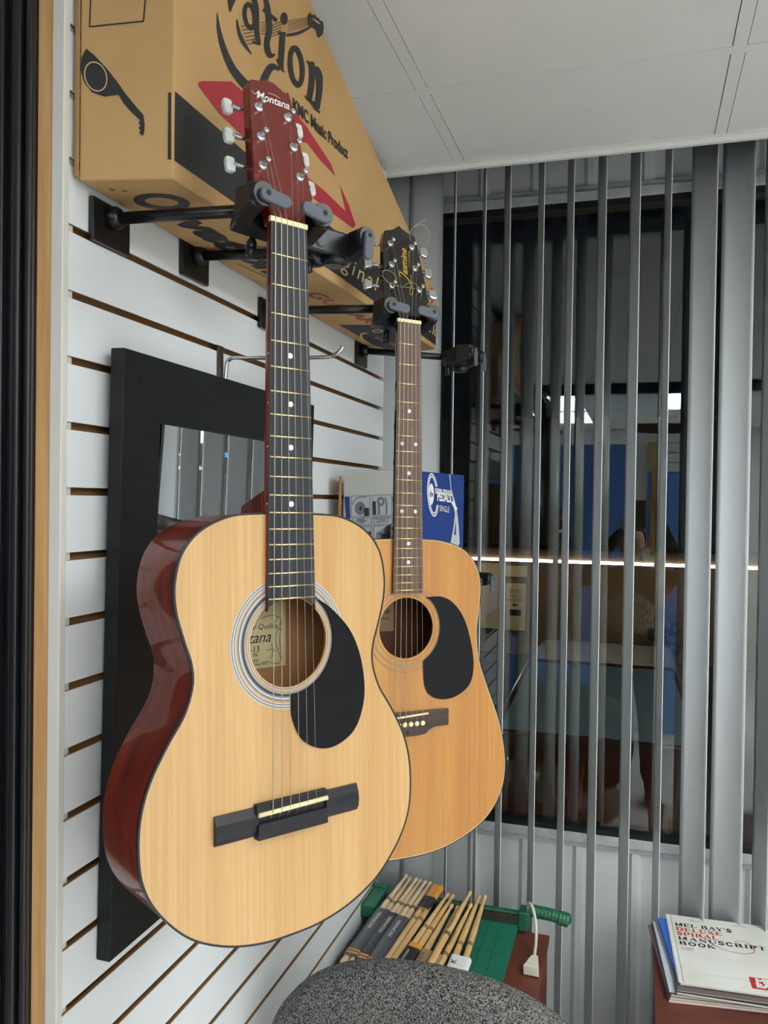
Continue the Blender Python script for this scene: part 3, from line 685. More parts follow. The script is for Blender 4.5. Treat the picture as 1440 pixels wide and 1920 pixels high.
a, b = loc(JP, 690, 1120, zj), loc(JP, 738, 1183, zj)
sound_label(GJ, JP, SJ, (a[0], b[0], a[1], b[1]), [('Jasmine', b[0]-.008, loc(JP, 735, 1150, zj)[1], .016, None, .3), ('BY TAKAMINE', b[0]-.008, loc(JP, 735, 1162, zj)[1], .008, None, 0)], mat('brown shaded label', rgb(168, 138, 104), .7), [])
# loose string ends curling off the farther guitar's headstock
def wire(P, pts, z, rad=.0004):
    q = [loc(P, x, y, z) for x, y in pts]; return [(a_, -b_, z) for a_, b_ in q]
for pts in ([(771, 452), (768, 440), (776, 425), (798, 411)], [(776, 425), (792, 421), (804, 434), (806, 446), (797, 460)], [(733, 533), (719, 520), (719, 508), (731, 508), (742, 520), (752, 560), (770, 571), (788, 558), (790, 548)], [(735, 533), (750, 537), (778, 541)], [(757, 536), (768, 530), (780, 533), (784, 541)]):
    mb = MB(); mb.tube(catmull([tuple(p) for p in wire(JP, pts, -.012)], 6, False), .0004, 6); mb.build('string_end', bronze, GJ)

# ================================================================== WALL HANGERS
def stadium(cx, cy, L, h, ang, n=8):
    out = []
    for k in range(n+1): a = PI/2-PI*k/n; out.append((L/2-h/2+h/2*math.cos(a), h/2*math.sin(a)))
    for k in range(n+1): a = -PI/2-PI*k/n; out.append((-L/2+h/2+h/2*math.cos(a), h/2*math.sin(a)))
    c, s = math.cos(ang), math.sin(ang)
    return [(cx+x*c-y*s, cy+x*s+y*c) for x, y in out]
def hanger(P, mount_y, label, closed=True, drop=0.0, group=None, hy=.016):
    """wall hanger with a forked yoke; P is the pose of the yoke (x across, y up, z out)"""
    hub = P @ Vector((0, hy, -.085)); mz = hub.z+drop
    Hg = empty('guitar_hanger', Matrix.Translation((WX, mount_y, mz)), label, 'guitar hanger', group)
    inv = Matrix.Translation((-WX, -mount_y, -mz)); Q = inv @ P
    mb = MB(); mb.box(.0005, .008, -.038, .038, -.036, .0165); mb.lathe([(.0150, .008), (.014, .016), (.010, .022)], 24, axis='x')
    mb.build('mounting_plate', rod_black, Hg, bevel=.002)
    mb = MB(); tip = inv @ (P @ Vector((0, hy, -.060)))
    mb.tube([(.012, 0, 0), tip], .0075, 14); mb.build('arm', rod_black, Hg)
    mb = MB(); mb.M = Q
    mb.lathe([(.010, -.078), (.017, -.074), (.019, -.060), (.019, -.045)], 20, at=(0, hy-.002, 0))
    mb.hexa([(-.046, -.006, -.058), (.046, -.006, -.058), (.052, -.004, -.030), (-.052, -.004, -.030)], [(-.040, .026, -.058), (.040, .026, -.058), (.052, .034, -.030), (-.052, .034, -.030)])
    for sg in (-1, 1):
        x0, x1 = sorted((sg*.0335, sg*.054))
        mb.hexa([(x0, -.004, -.034), (x1, -.004, -.034), (x1-.002*(sg > 0), .008, .004), (x0+.002*(sg < 0), .008, .004)][::1], [(x0, .036, -.034), (x1, .036, -.034), (x1-.002*(sg > 0), .036, .004), (x0+.002*(sg < 0), .036, .004)])
    mb.build('yoke', plastic_black, Hg, bevel=.004, seg=3)
    mb = MB(); mb.M = Q; mb.lathe([(.006, -.020), (.006, -.004), (.004, 0)], 12, axis='y', at=(-.036*0-.012, -.004, -.062)); mb.lathe([(.004, -.027), (.0065, -.024), (.0065, -.016), (.004, -.012)], 12, axis='y', at=(-.012, 0, -.062))
    mb.lathe([(.014, -.016), (.018, -.012), (.018, -.004)], 18, axis='y', at=(.018, 0, -.040)); mb.build('release_lever', plastic_black, Hg)
    for sg in (-1, 1):
        mb = MB(); mb.M = Q; cx, cy = sg*.0395, .0215
        mb.lathe([(.0135, .000), (.0140, .004), (.0130, .009)], 24, at=(cx, cy, 0))
        c = mb.build('pivot_cap', plastic_black, Hg)
        mb = MB(); mb.M = Q
        if closed: lp = stadium(cx-sg*.0125, cy-.002, .040, .0155, -R(4) if sg < 0 else -R(7))
        else: lp = stadium(cx, cy-.0135, .042, .0155, PI/2)
        mb.prism(ccw(lp), .0085, .0150); g = mb.build('gate_pad', pad_grey, Hg, bevel=.0018)
        mb = MB(); mb.M = Q; mb.lathe([(.0032, .0150), (.0032, .0153)], 16, at=(cx+(-sg*.002 if closed else 0), cy, 0)); mb.build('gate_pin', hole_black, g)
    return Hg
def yokepose(P, rz=0, dy=0): return P
hanger(pose((-.3828, .8706, 2.1094), 34.21, 0, 4), .889, 'nearest guitar hanger, its closed yoke holding the pale guitar', hy=.034)
hanger(pose((-.402, 1.090, 2.152), 35, 0, 2), 1.094, hy=.004, label= 'empty guitar hanger just behind the pale guitar, grey pads hanging down', closed=False)
hanger(pose((-.3698, 1.3400, 2.0963), 47.14, 0, 3), 1.352, 'guitar hanger holding the amber guitar with the black headstock', hy=.036)
hanger(pose((-.365, 1.895, 2.118), 4, 0, 0), 1.865, label='empty guitar hanger farthest along the wall, below the far end of the carton', closed=False, drop=.018)
hanger(pose((-.362, 2.008, 1.588), 12, 0, 0), 2.026, label='lower empty guitar hanger peeking out right of the amber guitar', closed=False)

# chrome display hook in the slots
hk = empty('display_hook', Matrix.Translation((WX, 1.181, 2.015)), 'chrome single-prong display hook above the black mirror frame', 'hook')
mb = MB(); mb.M = Matrix.Translation((-WX, -1.181, -2.015))
mb.box(WX-.001, WX+.0025, 1.172, 1.190, 1.955, 2.040); mb.box(WX-.006, WX+.001, 1.174, 1.188, 2.032, 2.040)
mb.build('hook_plate', dark_metal, hk, bevel=.0008)
mb = MB(); mb.M = Matrix.Translation((-WX, -1.181, -2.015))
e = [on(x, y, (0, 1.19, 0), (0, 1, 0)) for x, y in ((600, 670), (628, 665), (643, 650))]
p0 = Vector((WX+.006, 1.190, 1.960)); p1 = Vector((WX+.007, 1.190, 2.010)); p2 = Vector((WX+.014, 1.190, 2.020))
mb.tube(catmull([tuple(p0), tuple(p1-Vector((0, 0, .01))), tuple(p2), (WX+.05, 1.190, 2.0205), tuple(e[0]), tuple(e[1]), tuple(e[2])], 6, False), .0030, 10)
mb.build('prong', steel, hk)

# ================================================================== BLACK FRAMED MIRROR
th = math.atan(.013/.757)
MM = frame((-.6355, .880, 1.2235), (0, 1, 0), (math.sin(th), 0, math.cos(th)), (math.cos(th), 0, -math.sin(th)))
mir = empty('wall_mirror', MM, 'large mirror in a wide flat black frame hung on the slatted wall', 'mirror')
mw, mh, bd, tk = .622, .759, .084, .0195
mb = MB()
for lp in ([(0, 0), (mw, 0), (mw-bd, bd), (bd, bd)], [(mw, 0), (mw, mh), (mw-bd, mh-bd), (mw-bd, bd)], [(mw, mh), (0, mh), (bd, mh-bd), (mw-bd, mh-bd)], [(0, mh), (0, 0), (bd, bd), (bd, mh-bd)]):
    mb.prism(lp, 0, tk)
mb.build('frame', black_frame_m, mir, bevel=.0012)
mb = MB(); mb.box(bd-.004, mw-bd+.004, bd-.004, mh-bd+.004, .006, .0135)
mb.build('mirror_glass', mat('silvered mirror', rgb(228, 230, 230), 0.0, metal=1), mir)

# ================================================================== LONG GUITAR CARTON ON THE HANGERS
A0 = Vector((-.6275, .8225, 2.166)); B0 = Vector((-.517, .846, 2.166)); C0 = Vector((-.476, 1.965, 2.166)); D0 = Vector((-.6275, 2.015, 2.166))
up = lambda p, z: Vector((p.x, p.y, z))
zn, zf, zk = 2.645, 2.302, 2.645
kY = 1.035                                         # where the top starts to slope
tB = (kY-B0.y)/(C0.y-B0.y); tA = (kY-A0.y)/(D0.y-A0.y)
Bk = B0.lerp(C0, tB); Ak = A0.lerp(D0, tA)
bx = empty('guitar_carton', Matrix.Translation(A0), 'long tapering brown guitar carton with black and red print lying on the hangers', 'cardboard box')
mb = MB(); mb.M = Matrix.Translation(-A0)
mb.hexa([A0, B0, Bk, Ak], [up(A0, zn), up(B0, zn), up(Bk, zk), up(Ak, zk)]); mb.hexa([Ak, Bk, C0, D0], [up(Ak, zk), up(Bk, zk), up(C0, zf), up(D0, zf)])
bmesh.ops.remove_doubles(mb.bm, verts=mb.bm.verts[:], dist=1e-5)
bx_body = mb.build('carton_body', carton, bx, bevel=.003, seg=3)
mb = MB(); mb.M = Matrix.Translation(-A0); mb.hexa([A0+Vector((-.004, -.0035, .003)), A0+Vector((.001, -.0035, .003)), A0+Vector((.001, 0, .003)), A0+Vector((-.004, .001, .003))], [A0+Vector((-.004, -.0035, .475)), A0+Vector((.001, -.0035, .475)), A0+Vector((.001, 0, .475)), A0+Vector((-.004, .001, .475))])
mb.build('carton_flap', carton_in, bx, bevel=.0006)
NF = Vector((C0.y-B0.y, -(C0.x-B0.x), 0)).normalized(); NE = Vector((B0.y-A0.y, -(B0.x-A0.x), 0)).normalized(); NB = Vector((0, 0, -1))
class Print:
    """flat print laid on a face of the carton"""
    def __init__(s, p0, n, inv): s.p0, s.n, s.inv, s.mb, s.k = p0, n, inv, MB(), 0
    def P(s, x, y, o): q = on(x, y, s.p0, s.n); return s.inv @ (q+s.n*o)
    def nxt(s): s.k += 1; return .0006+s.k*.00002
    def poly(s, pts, mi=0): o = s.nxt(); s.mb.poly([s.P(x, y, o) for x, y in pts], mi)
    def rib(s, pts, ws, mi=0, smooth=True, kk=5):
        ws = ws if isinstance(ws, (list, tuple)) else [ws]*len(pts)
        q = [(p[0], p[1], w_) for p, w_ in zip(pts, ws)]
        if smooth and len(q) > 2: q = catmull(q, kk, False)
        o = s.nxt(); L, Rr = [], []
        for i, p in enumerate(q):
            a, b = q[max(i-1, 0)], q[min(i+1, len(q)-1)]; tx, ty = b[0]-a[0], b[1]-a[1]; l = math.hypot(tx, ty) or 1
            nx, ny = -ty/l*p[2]/2, tx/l*p[2]/2
            L.append(s.mb.v(s.P(p[0]+nx, p[1]+ny, o))); Rr.append(s.mb.v(s.P(p[0]-nx, p[1]-ny, o)))
        for i in range(len(q)-1): s.mb.face([L[i], Rr[i], Rr[i+1], L[i+1]], mi)
    def ring(s, cx, cy, rx, ry, ix, iy, rot=0, mi=0, n=40):
        o = s.nxt(); c, d = math.cos(rot), math.sin(rot); A, B = [], []
        for i in range(n):
            a = 2*PI*i/n
            for lst, fx, fy in ((A, rx, ry), (B, ix, iy)):
                x, y = fx*math.cos(a), fy*math.sin(a); lst.append(s.mb.v(s.P(cx+x*c-y*d, cy+x*d+y*c, o)))
        for i in range(n): s.mb.face([A[i], A[(i+1) % n], B[(i+1) % n], B[i]], mi)
    def text(s, body, pa, pb, h, mi=0, **kw):
        a, b = on(pa[0], pa[1], s.p0, s.n), on(pb[0], pb[1], s.p0, s.n); o = s.nxt()
        text_mesh(s.mb, body, h, s.inv @ plane_frame(a, b-a, s.n), fit=(b-a).length, zoff=o, mi=mi, **kw)
iv = Matrix.Translation(-A0)
k2 = lambda pts: [(360+x/3, y/3) for x, y in pts]
k1 = lambda pts: [(x/3, y/3) for x, y in pts]
F = Print(B0, NF, iv)
# the diagonal band with the reversed italics
def fr_(t, dz): q = B0.lerp(C0, t); return iv @ (Vector((q.x, q.y, q.z+dz))+NF*.0005)
F.mb.poly([fr_(.001, .021), fr_(.5, .017), fr_(.998, .011), fr_(.998, .080), fr_(.5, .088), fr_(.001, .100)], 0)
# red star with long arms
F.poly([(371, 160), (372, 154), (379, 152), (434, 153), (470, 185), (520, 200), (557, 215), (573, 236), (600, 277), (620, 307), (628, 330), (600, 300), (575, 268), (545, 262), (577, 333), (607, 357), (648, 397), (637, 347), (653, 383), (666, 422), (662, 428), (627, 403), (583, 368), (520, 318), (462, 262), (410, 212)], 1)
F.rib(k2([(140, 72), (148, 160), (175, 270), (225, 385), (300, 480), (345, 520)]), [1, 7, 11, 14, 17, 13])
F.rib(k2([(395, 470), (420, 410), (450, 375), (490, 395)]), [14, 14, 13, 4])
F.poly(k2([(198, -10), (250, -10), (232, 25), (215, 68), (205, 60)]))
# a
F.ring(*k2([(322, 92)])[0], 13, 27, 5, 17, R(-8)); F.rib(k2([(345, -20), (358, 60), (362, 170), (372, 246)]), [10, 11, 10, 9]); F.rib(k2([(338, 236), (384, 250)]), 5)
F.rib(k2([(250, 110), (262, 180), (290, 245), (333, 305)]), [2, 6, 7, 2])
for i in range(6): F.rib(k2([(272+i*7, 150+i*20), (330+i*6, 140+i*20)]), 1.6)
# t
F.rib(k2([(412, -5), (424, 60), (432, 170), (418, 250), (435, 312), (466, 305)]), [8, 11, 11, 11, 10, 3]); F.rib(k2([(398, 52), (474, 118)]), 7)
for i in range(5): F.rib(k2([(385, 128+i*16), (412, 126+i*16)]), 1.5); F.rib(k2([(446, 205-i*16), (500, 186-i*16)]), 1.5)
# i
F.ring(*k2([(515, 106)])[0], 6.5, 12, .1, .1); F.rib(k2([(508, 180), (500, 290), (497, 385)]), [10, 11, 9]); F.poly(k2([(478, 180), (524, 185), (500, 205)])); F.poly(k2([(468, 330), (500, 345), (518, 412), (500, 398)]))
# picture of a neck and headstock
for i in range(6): F.rib(k2([(535, 118+i*12), (652, 100+i*8)]), 1.0)
F.rib(k2([(528, 200), (600, 185), (680, 142)]), [5, 6, 3]); F.poly(k2([(650, 84), (664, 70), (668, 84), (690, 84), (696, 98), (710, 102), (716, 116), (732, 122), (737, 150), (734, 188), (726, 196), (727, 206), (716, 200), (712, 214), (702, 204), (695, 172), (650, 140)]))
F.rib(k2([(672, 104), (700, 124), (716, 136)]), [1, 3, 1], 2)
# o
F.ring(*k2([(583, 375)])[0], 15.5, 40, 6.5, 28, R(-6))
# n
F.rib(k2([(668, 348), (672, 440), (655, 565)]), [10, 11, 10]); F.poly(k2([(636, 338), (688, 360), (668, 388)])); F.rib(k2([(668, 420), (690, 386), (712, 430), (712, 520), (698, 615)]), [4, 10, 12, 11, 10])
F.poly(k2([(624, 535), (686, 575), (683, 600), (655, 575)])); F.poly(k2([(666, 588), (716, 628), (716, 640), (690, 620)]))
F.text('A KMC Music Product', (533, 193), (651, 298), .026, bold=.03)
F.text('original', (588, 469), (709, 549), .042, 2, shear=.35, spacing=1.25); F.text('Roundback', (724, 563), (817, 632), .040, 2, shear=.35, spacing=1.25)
F.rib([(806, 540), (813, 548), (812, 562), (806, 570)], [1, 4, 3, 1], 1)
F.mb.build('front_print', [ink_black, ink_red, ink_tan], bx_body)
E_ = Print(B0, NE, iv)
E_.rib(k1([(512, -20), (505, 152)]), 2.6, smooth=False); E_.rib(k1([(502, 152), (812, 120)]), 2.8, smooth=False); E_.rib(k1([(808, 122), (820, -20)]), 2.6, smooth=False)
E_.poly(k1([(487, 275), (530, 310), (600, 385), (660, 460), (705, 525), (770, 605), (808, 648), (815, 700), (813, 745), (805, 767), (783, 748), (792, 735), (780, 722), (792, 708), (779, 694), (790, 680), (776, 664), (740, 632), (695, 580), (668, 534), (590, 545), (520, 522), (475, 465), (452, 390), (462, 320)]))
E_.ring(*k1([(540, 432)])[0], 21, 29, 19, 26.5, R(-18), 2)
E_.poly([(316, 174), (321.5, 174), (321.5, 300), (315, 299)])
E_.mb.build('end_print', [ink_black, ink_red, ink_tan], bx_body)
Bt = Print(A0, NB, iv)
Bt.ring(303, 378, 53, 15, 32, 8, R(5)); Bt.text('vation', (322, 412), (505, 515), .066, bold=.05, shear=.15)
Bt.mb.build('underside_lettering', [ink_black, ink_red, ink_tan], bx_body); Bt.mb = MB(); Bt.text('by', (206, 356), (215, 357), .010); Bt.text('o', (229, 358), (238, 359), .014)
Bt.text('a kaman music company', (440, 492), (500, 520), .008)
Bt.mb.build('underside_small_print', [ink_black, ink_red, ink_tan], bx_body); Bt.mb = MB(); Bt.text('GUITAR', (572, 550), (688, 607), .040, 1, bold=.01)
Bt.mb.build('underside_red_print', [ink_black, ink_red, ink_tan], bx_body); Bt.mb = MB()
q = [(636, 609), (718, 609), (770, 640), (762, 668), (712, 652)]
Bt.poly(q); Bt.ring(708, 620, 10, 3, 7.5, 1.8, 0, 2); Bt.text('Ovation', (700, 632), (745, 652), .034, 2, shear=.3); Bt.rib([(690, 624), (678, 626), (680, 636), (700, 648), (720, 653)], [1, 4, 5, 3, 1], 2)
Bt.mb.build('underside_emblem', [ink_black, ink_red, ink_tan], bx_body)

# ================================================================== PEDAL CARTON ON A SLAT SHELF
sh = empty('slat_shelf', Matrix.Translation((WX, 1.80, 1.545)), 'narrow black shelf clipped to the slatted wall behind the amber guitar', 'shelf')
mb = MB(); mb.box(.001, .20, -.18, .175, -.006, .0); mb.box(.001, .006, -.18, .175, 0, .03); mb.build('shelf_board', rod_black, sh, bevel=.001)
mb = MB()
for y in (-.15, .15): mb.hexa([(.001, y-.002, -.07), (.006, y-.002, -.07), (.006, y+.002, -.07), (.001, y+.002, -.07)], [(.001, y-.002, -.006), (.16, y-.002, -.006), (.16, y+.002, -.006), (.001, y+.002, -.006)])
mb.build('shelf_bracket', rod_black, sh)
pb = R(9)
PBM = frame((-.455, 1.645, 1.5452), (-math.cos(pb), -math.sin(pb)*-1*0+math.sin(pb), 0), (math.sin(pb), math.cos(pb), 0), (0, 0, -1))
PO = Vector((-.455, 1.645, 1.5452)); xl = Vector((-math.cos(pb), math.sin(pb), 0)); yb = Vector((math.sin(pb), math.cos(pb), 0))
W1 = .148; 
tend = .335; HP = .318
pcart = empty('pedal_carton', Matrix.Translation(PO), 'blue and white drum pedal carton standing behind the amber guitar', 'cardboard box')
mb = MB(); b0 = Vector((0, 0, 0)); b1 = xl*W1; b2 = b1+yb*tend; b3 = yb*tend; Z = Vector((0, 0, HP))
v = [mb.v(p) for p in (b0, b1, b2, b3)]; t = [mb.v(p+Z) for p in (b0, b1, b2, b3)]
# cut the far top corner of the blue face like the worn lid
mb.face([v[0], v[1], t[1], t[0]], 0); mb.face([v[1], v[2], t[2], t[1]], 1); mb.face([v[2], v[3], t[3], t[2]], 1); mb.face([v[3], v[0], t[0], t[3]], 2); mb.face(t, 2); mb.face(v, 2)
mb_ = mb; mb = MB(); f0 = b1+xl*.004; mb.hexa([f0, f0-yb*.012+xl*.004, f0-yb*.012+xl*.006, f0+xl*.003], [p+Z*.96 for p in (f0, f0-yb*.006+xl*.001, f0-yb*.006+xl*.003, f0+xl*.003)]); mb.build('carton_flap', carton_in, pcart); mb = mb_
blue_box = mat('glossy blue print', rgb(24, 58, 134), 0.3); white_box = mat('worn white carton', rgb(206, 206, 198), 0.45, var=.08, vscale=5)
pc = mb.build('carton_body', [white_box, carton_in, blue_box], pcart, bevel=.002)
ivp = Matrix.Translation(-PO); nw = Vector((-math.sin(pb), -math.cos(pb), 0)); nb = Vector((math.cos(pb), -math.sin(pb), 0))
k6 = lambda x, y: (560+x/3.2727, 760+y/3.2727)
Wp = Print(PO, nw, ivp)
photo_grey = mat('printed grey', rgb(120, 126, 134), .4); photo_dk = mat('printed dark', rgb(44, 48, 54), .4); photo_lt = mat('printed light', rgb(196, 200, 204), .4)
Wp.poly([k6(282, 560), k6(312, 560), k6(318, 700), k6(290, 690)], 0)
for (x0, x1, y0, y1) in ((322, 440, 555, 685), (452, 574, 550, 680), (330, 448, 692, 738), (460, 574, 686, 735), (340, 448, 745, 815), (460, 576, 740, 818)):
    Wp.poly([k6(x0, y0), k6(x1, y0-4), k6(x1, y1-2), k6(x0, y1)], 1); Wp.poly([k6(x0+4, y0+4), k6(x1-4, y0), k6(x1-4, y1-6), k6(x0+4, y1-4)], 2)
Wp.ring(*k6(378, 632), 10, 12.5, 3, 4, 0, 1); Wp.ring(*k6(380, 632), 3, 4, .1, .1, 0, 3); Wp.rib([k6(330, 610), k6(360, 570), k6(420, 560)], 2, 1); Wp.poly([k6(402, 630), k6(432, 628), k6(434, 678), k6(404, 680)], 3)
Wp.ring(*k6(505, 590), 7, 9, 3, 4, 0, 1); Wp.rib([k6(530, 565), k6(540, 600), k6(540, 670)], 3, 1); Wp.poly([k6(456, 590), k6(474, 588), k6(476, 672), k6(458, 672)], 3); Wp.poly([k6(486, 590), k6(500, 590), k6(502, 670), k6(488, 672)], 1)
Wp.poly([k6(480, 815), k6(500, 770), k6(545, 745), k6(574, 742), k6(574, 815)], 1); Wp.poly([k6(400, 812), k6(420, 780), k6(442, 770), k6(446, 812)], 3)
for body, a, b, h in (('INFINITE', k6(360, 708), k6(405, 707), .0065), ('ADJUSTABLE', k6(352, 718), k6(420, 716), .0065), ('CAM', k6(372, 728), k6(398, 727), .0065), ('FREE-FLOATING', k6(466, 702), k6(566, 700), .0065), ('ROTOR', k6(494, 712), k6(530, 711), .0065), ('DRIVE SYSTEM', k6(476, 722), k6(556, 721), .0065)): Wp.text(body, a, b, h, 3)
Wp.mb.build('side_print', [blue_box, photo_grey, photo_lt, photo_dk], pc)
Bp = Print(PO, nb, ivp)
Bp.ring(*k6(822, 550), 10.5, 41, 8.7, 38, R(-4), 0); Bp.ring(*k6(822, 550), 8.0, 36, 6.6, 33, R(-4), 0); Bp.poly([k6(836, 500), k6(862, 498), k6(866, 610), k6(840, 612)], 1)
Bp.ring(*k6(812, 545), 5.0, 20, .1, .1, 0, 0); Bp.text('dw', k6(801, 560), k6(824, 562), .020, 1, bold=.03)
Bp.text('5000 SERIES', k6(834, 540), k6(938, 556), .017, 0, bold=.03); Bp.text('PEDALS', k6(848, 582), k6(934, 594), .026, 0, bold=.04); Bp.text('SINGLE', k6(862, 648), k6(922, 658), .019, 0)
Bp.rib([k6(925, 425), k6(935, 520), k6(955, 610), k6(970, 720), k6(975, 850)], [2, 1.5, 4, 5, 7], 2); Bp.rib([k6(965, 640), k6(950, 760), k6(935, 860)], [3, 3, 5], 2); Bp.rib([k6(940, 590), k6(966, 640)], 5, 0)
Bp.poly([k6(930, 850), k6(940, 790), k6(975, 800), k6(985, 900), k6(930, 900)], 2)
Bp.mb.build('front_print', [white_ink, blue_box, photo_lt], pc)

# ================================================================== LOW CABINET, PAPER CUTTER, DRUMSTICKS, CORD
lc = empty('low_cabinet', Matrix.Translation((-.41, 1.75, 0)), 'low reddish brown cabinet in the corner carrying the green paper cutter', 'cabinet')
mb = MB(); mb.M = Matrix.Translation((.41, -1.75, 0)); mb.box(-.625, -.192, 1.47, 2.03, .04, .735); mb.box(-.61, -.205, 1.50, 2.01, 0, .04); mb.build('cabinet_body', cabinet_m, lc, bevel=.002)
mb = MB(); mb.M = Matrix.Translation((.41, -1.75, 0)); mb.box(-.630, -.188, 1.462, 2.036, .735, .752); mb.build('cabinet_top', cabinet_m, lc, bevel=.002)
mb = MB(); mb.M = Matrix.Translation((.41, -1.75, 0)); mb.box(-.618, -.41, 1.452, 1.469, .06, .72); d1 = mb.build('cabinet_door', cabinet_m, lc, bevel=.002)
mb = MB(); mb.M = Matrix.Translation((.41, -1.75, 0)); mb.box(-.406, -.198, 1.452, 1.469, .06, .72); d2 = mb.build('cabinet_door', cabinet_m, lc, bevel=.002)
for d_, x in ((d1, -.43), (d2, -.386)):
    mb = MB(); mb.M = Matrix.Translation((.41, -1.75, 0)); mb.ball((x, 1.440, .60), .012); mb.build('knob', steel, d_)
pcut = empty('paper_cutter', Matrix.Translation((-.44, 1.88, .7525)), 'green guillotine paper cutter with a ribbed handle under the drumsticks', 'paper cutter')
T_ = Matrix.Translation((.44, -1.88, -.7525))
mb = MB(); mb.M = T_; mb.box(-.615, -.262, 1.60, 2.022, .762, .777, 0); mb.box(-.60, -.28, 1.62, 2.0, .7525, .762, 0)
for k in range(9): x = -.30-.03*k; mb.box(x-.0004, x+.0004, 1.605, 2.015, .777, .7774, 1)
for k in range(5): y = 1.66+.07*k; mb.box(-.612, -.265, y-.0003, y+.0003, .777, .7773, 1)
mb.build('cutting_board', [green_bd, green_dk], pcut, bevel=.0015)
mb = MB(); mb.M = T_; mb.box(-.640, -.236, 2.024, 2.042, .760, .800); mb.box(-.66, -.60, 1.93, 2.046, .776, .806); mb.box(-.660, -.600, 2.03, 2.046, .8, .812)
mb.box(-.262, -.240, 2.016, 2.060, .760, .806); mb.build('guide_rail', green_m, pcut, bevel=.003)
mb = MB(); mb.M = T_; mb.box(-.60, -.262, 2.010, 2.024, .777, .797); mb.lathe([(.005, 0), (.004, .003)], 12, at=(-.282, 2.017, .797)); mb.build('blade', dark_metal, pcut, bevel=.001)
mb = MB(); mb.M = T_
hp = [on(x, y, (0, 2.07, 0), (0, 1, 0)) for x, y in ((988, 1706), (1000, 1708), (1012, 1711), (1024, 1713), (1036, 1716), (1048, 1720), (1060, 1724), (1069, 1727))]
pts, rad = [], []
for i in range(len(hp)-1):
    for j in range(6):
        p = hp[i].lerp(hp[i+1], j/6); pts.append(p); rad.append(.0150+.0006*math.sin((i*6+j)*1.9)+(.002 if i > 4 else 0))
rad[-1] = .013; pts.append(hp[-1]+Vector((.002, 0, -.001))); rad.append(.006)
mb.tube(pts, rad, 16); mb.build('handle', green_m, pcut)
mb = MB(); mb.M = T_; mb.tube([(-.25, 2.045, .79), tuple(hp[0]), tuple(hp[1])], .009, 10); mb.build('lever_arm', green_m, pcut)

ZS = .785
def stick_mesh(mb, a, b, m=0, rev=False):
    """drumstick from butt a to tip b"""
    a, b = Vector(a), Vector(b); L_ = (b-a).length; prof = [(0, .0045), (.006, .0068), (.02, .0072), (.62, .0072), (.84, .0052), (.94, .0032), (.952, .0030), (.960, .0044), (.975, .0052), (.988, .0042), (.997, .002), (1, .0008)]
    prof = [(0, .0045), (.015, .0068)]+prof[2:]
    mb.tube([a.lerp(b, t) for t, r_ in prof], [r_ for t, r_ in prof], 14, m)
def stick_bands(mb, a, b, f=(.30, .315), m=1):
    a, b = Vector(a), Vector(b)
    for t in f: mb.tube([a.lerp(b, t), a.lerp(b, t+.007)], .00735, 14, m)
def kk(x, y): return (620+x/4.8, 1600+y/4.8)
def sp(tip, butt, z=ZS, L=.406):
    a = on(*kk(*tip), (0, 0, z+.031), (0, 0, 1)); b = on(*kk(*butt), (0, 0, z+.004), (0, 0, 1)); d = (b-a).normalized(); return a, a+d*L
sleeve_m = mat('charcoal card sleeve', rgb(78, 82, 88), .4, var=.25, vscale=12); sleeve_dk = mat('near black card sleeve', rgb(40, 44, 54), .4); orange_m = mat('orange card', rgb(222, 150, 60), .45); brown_paper = mat('brown paper band', rgb(160, 132, 98), .7)
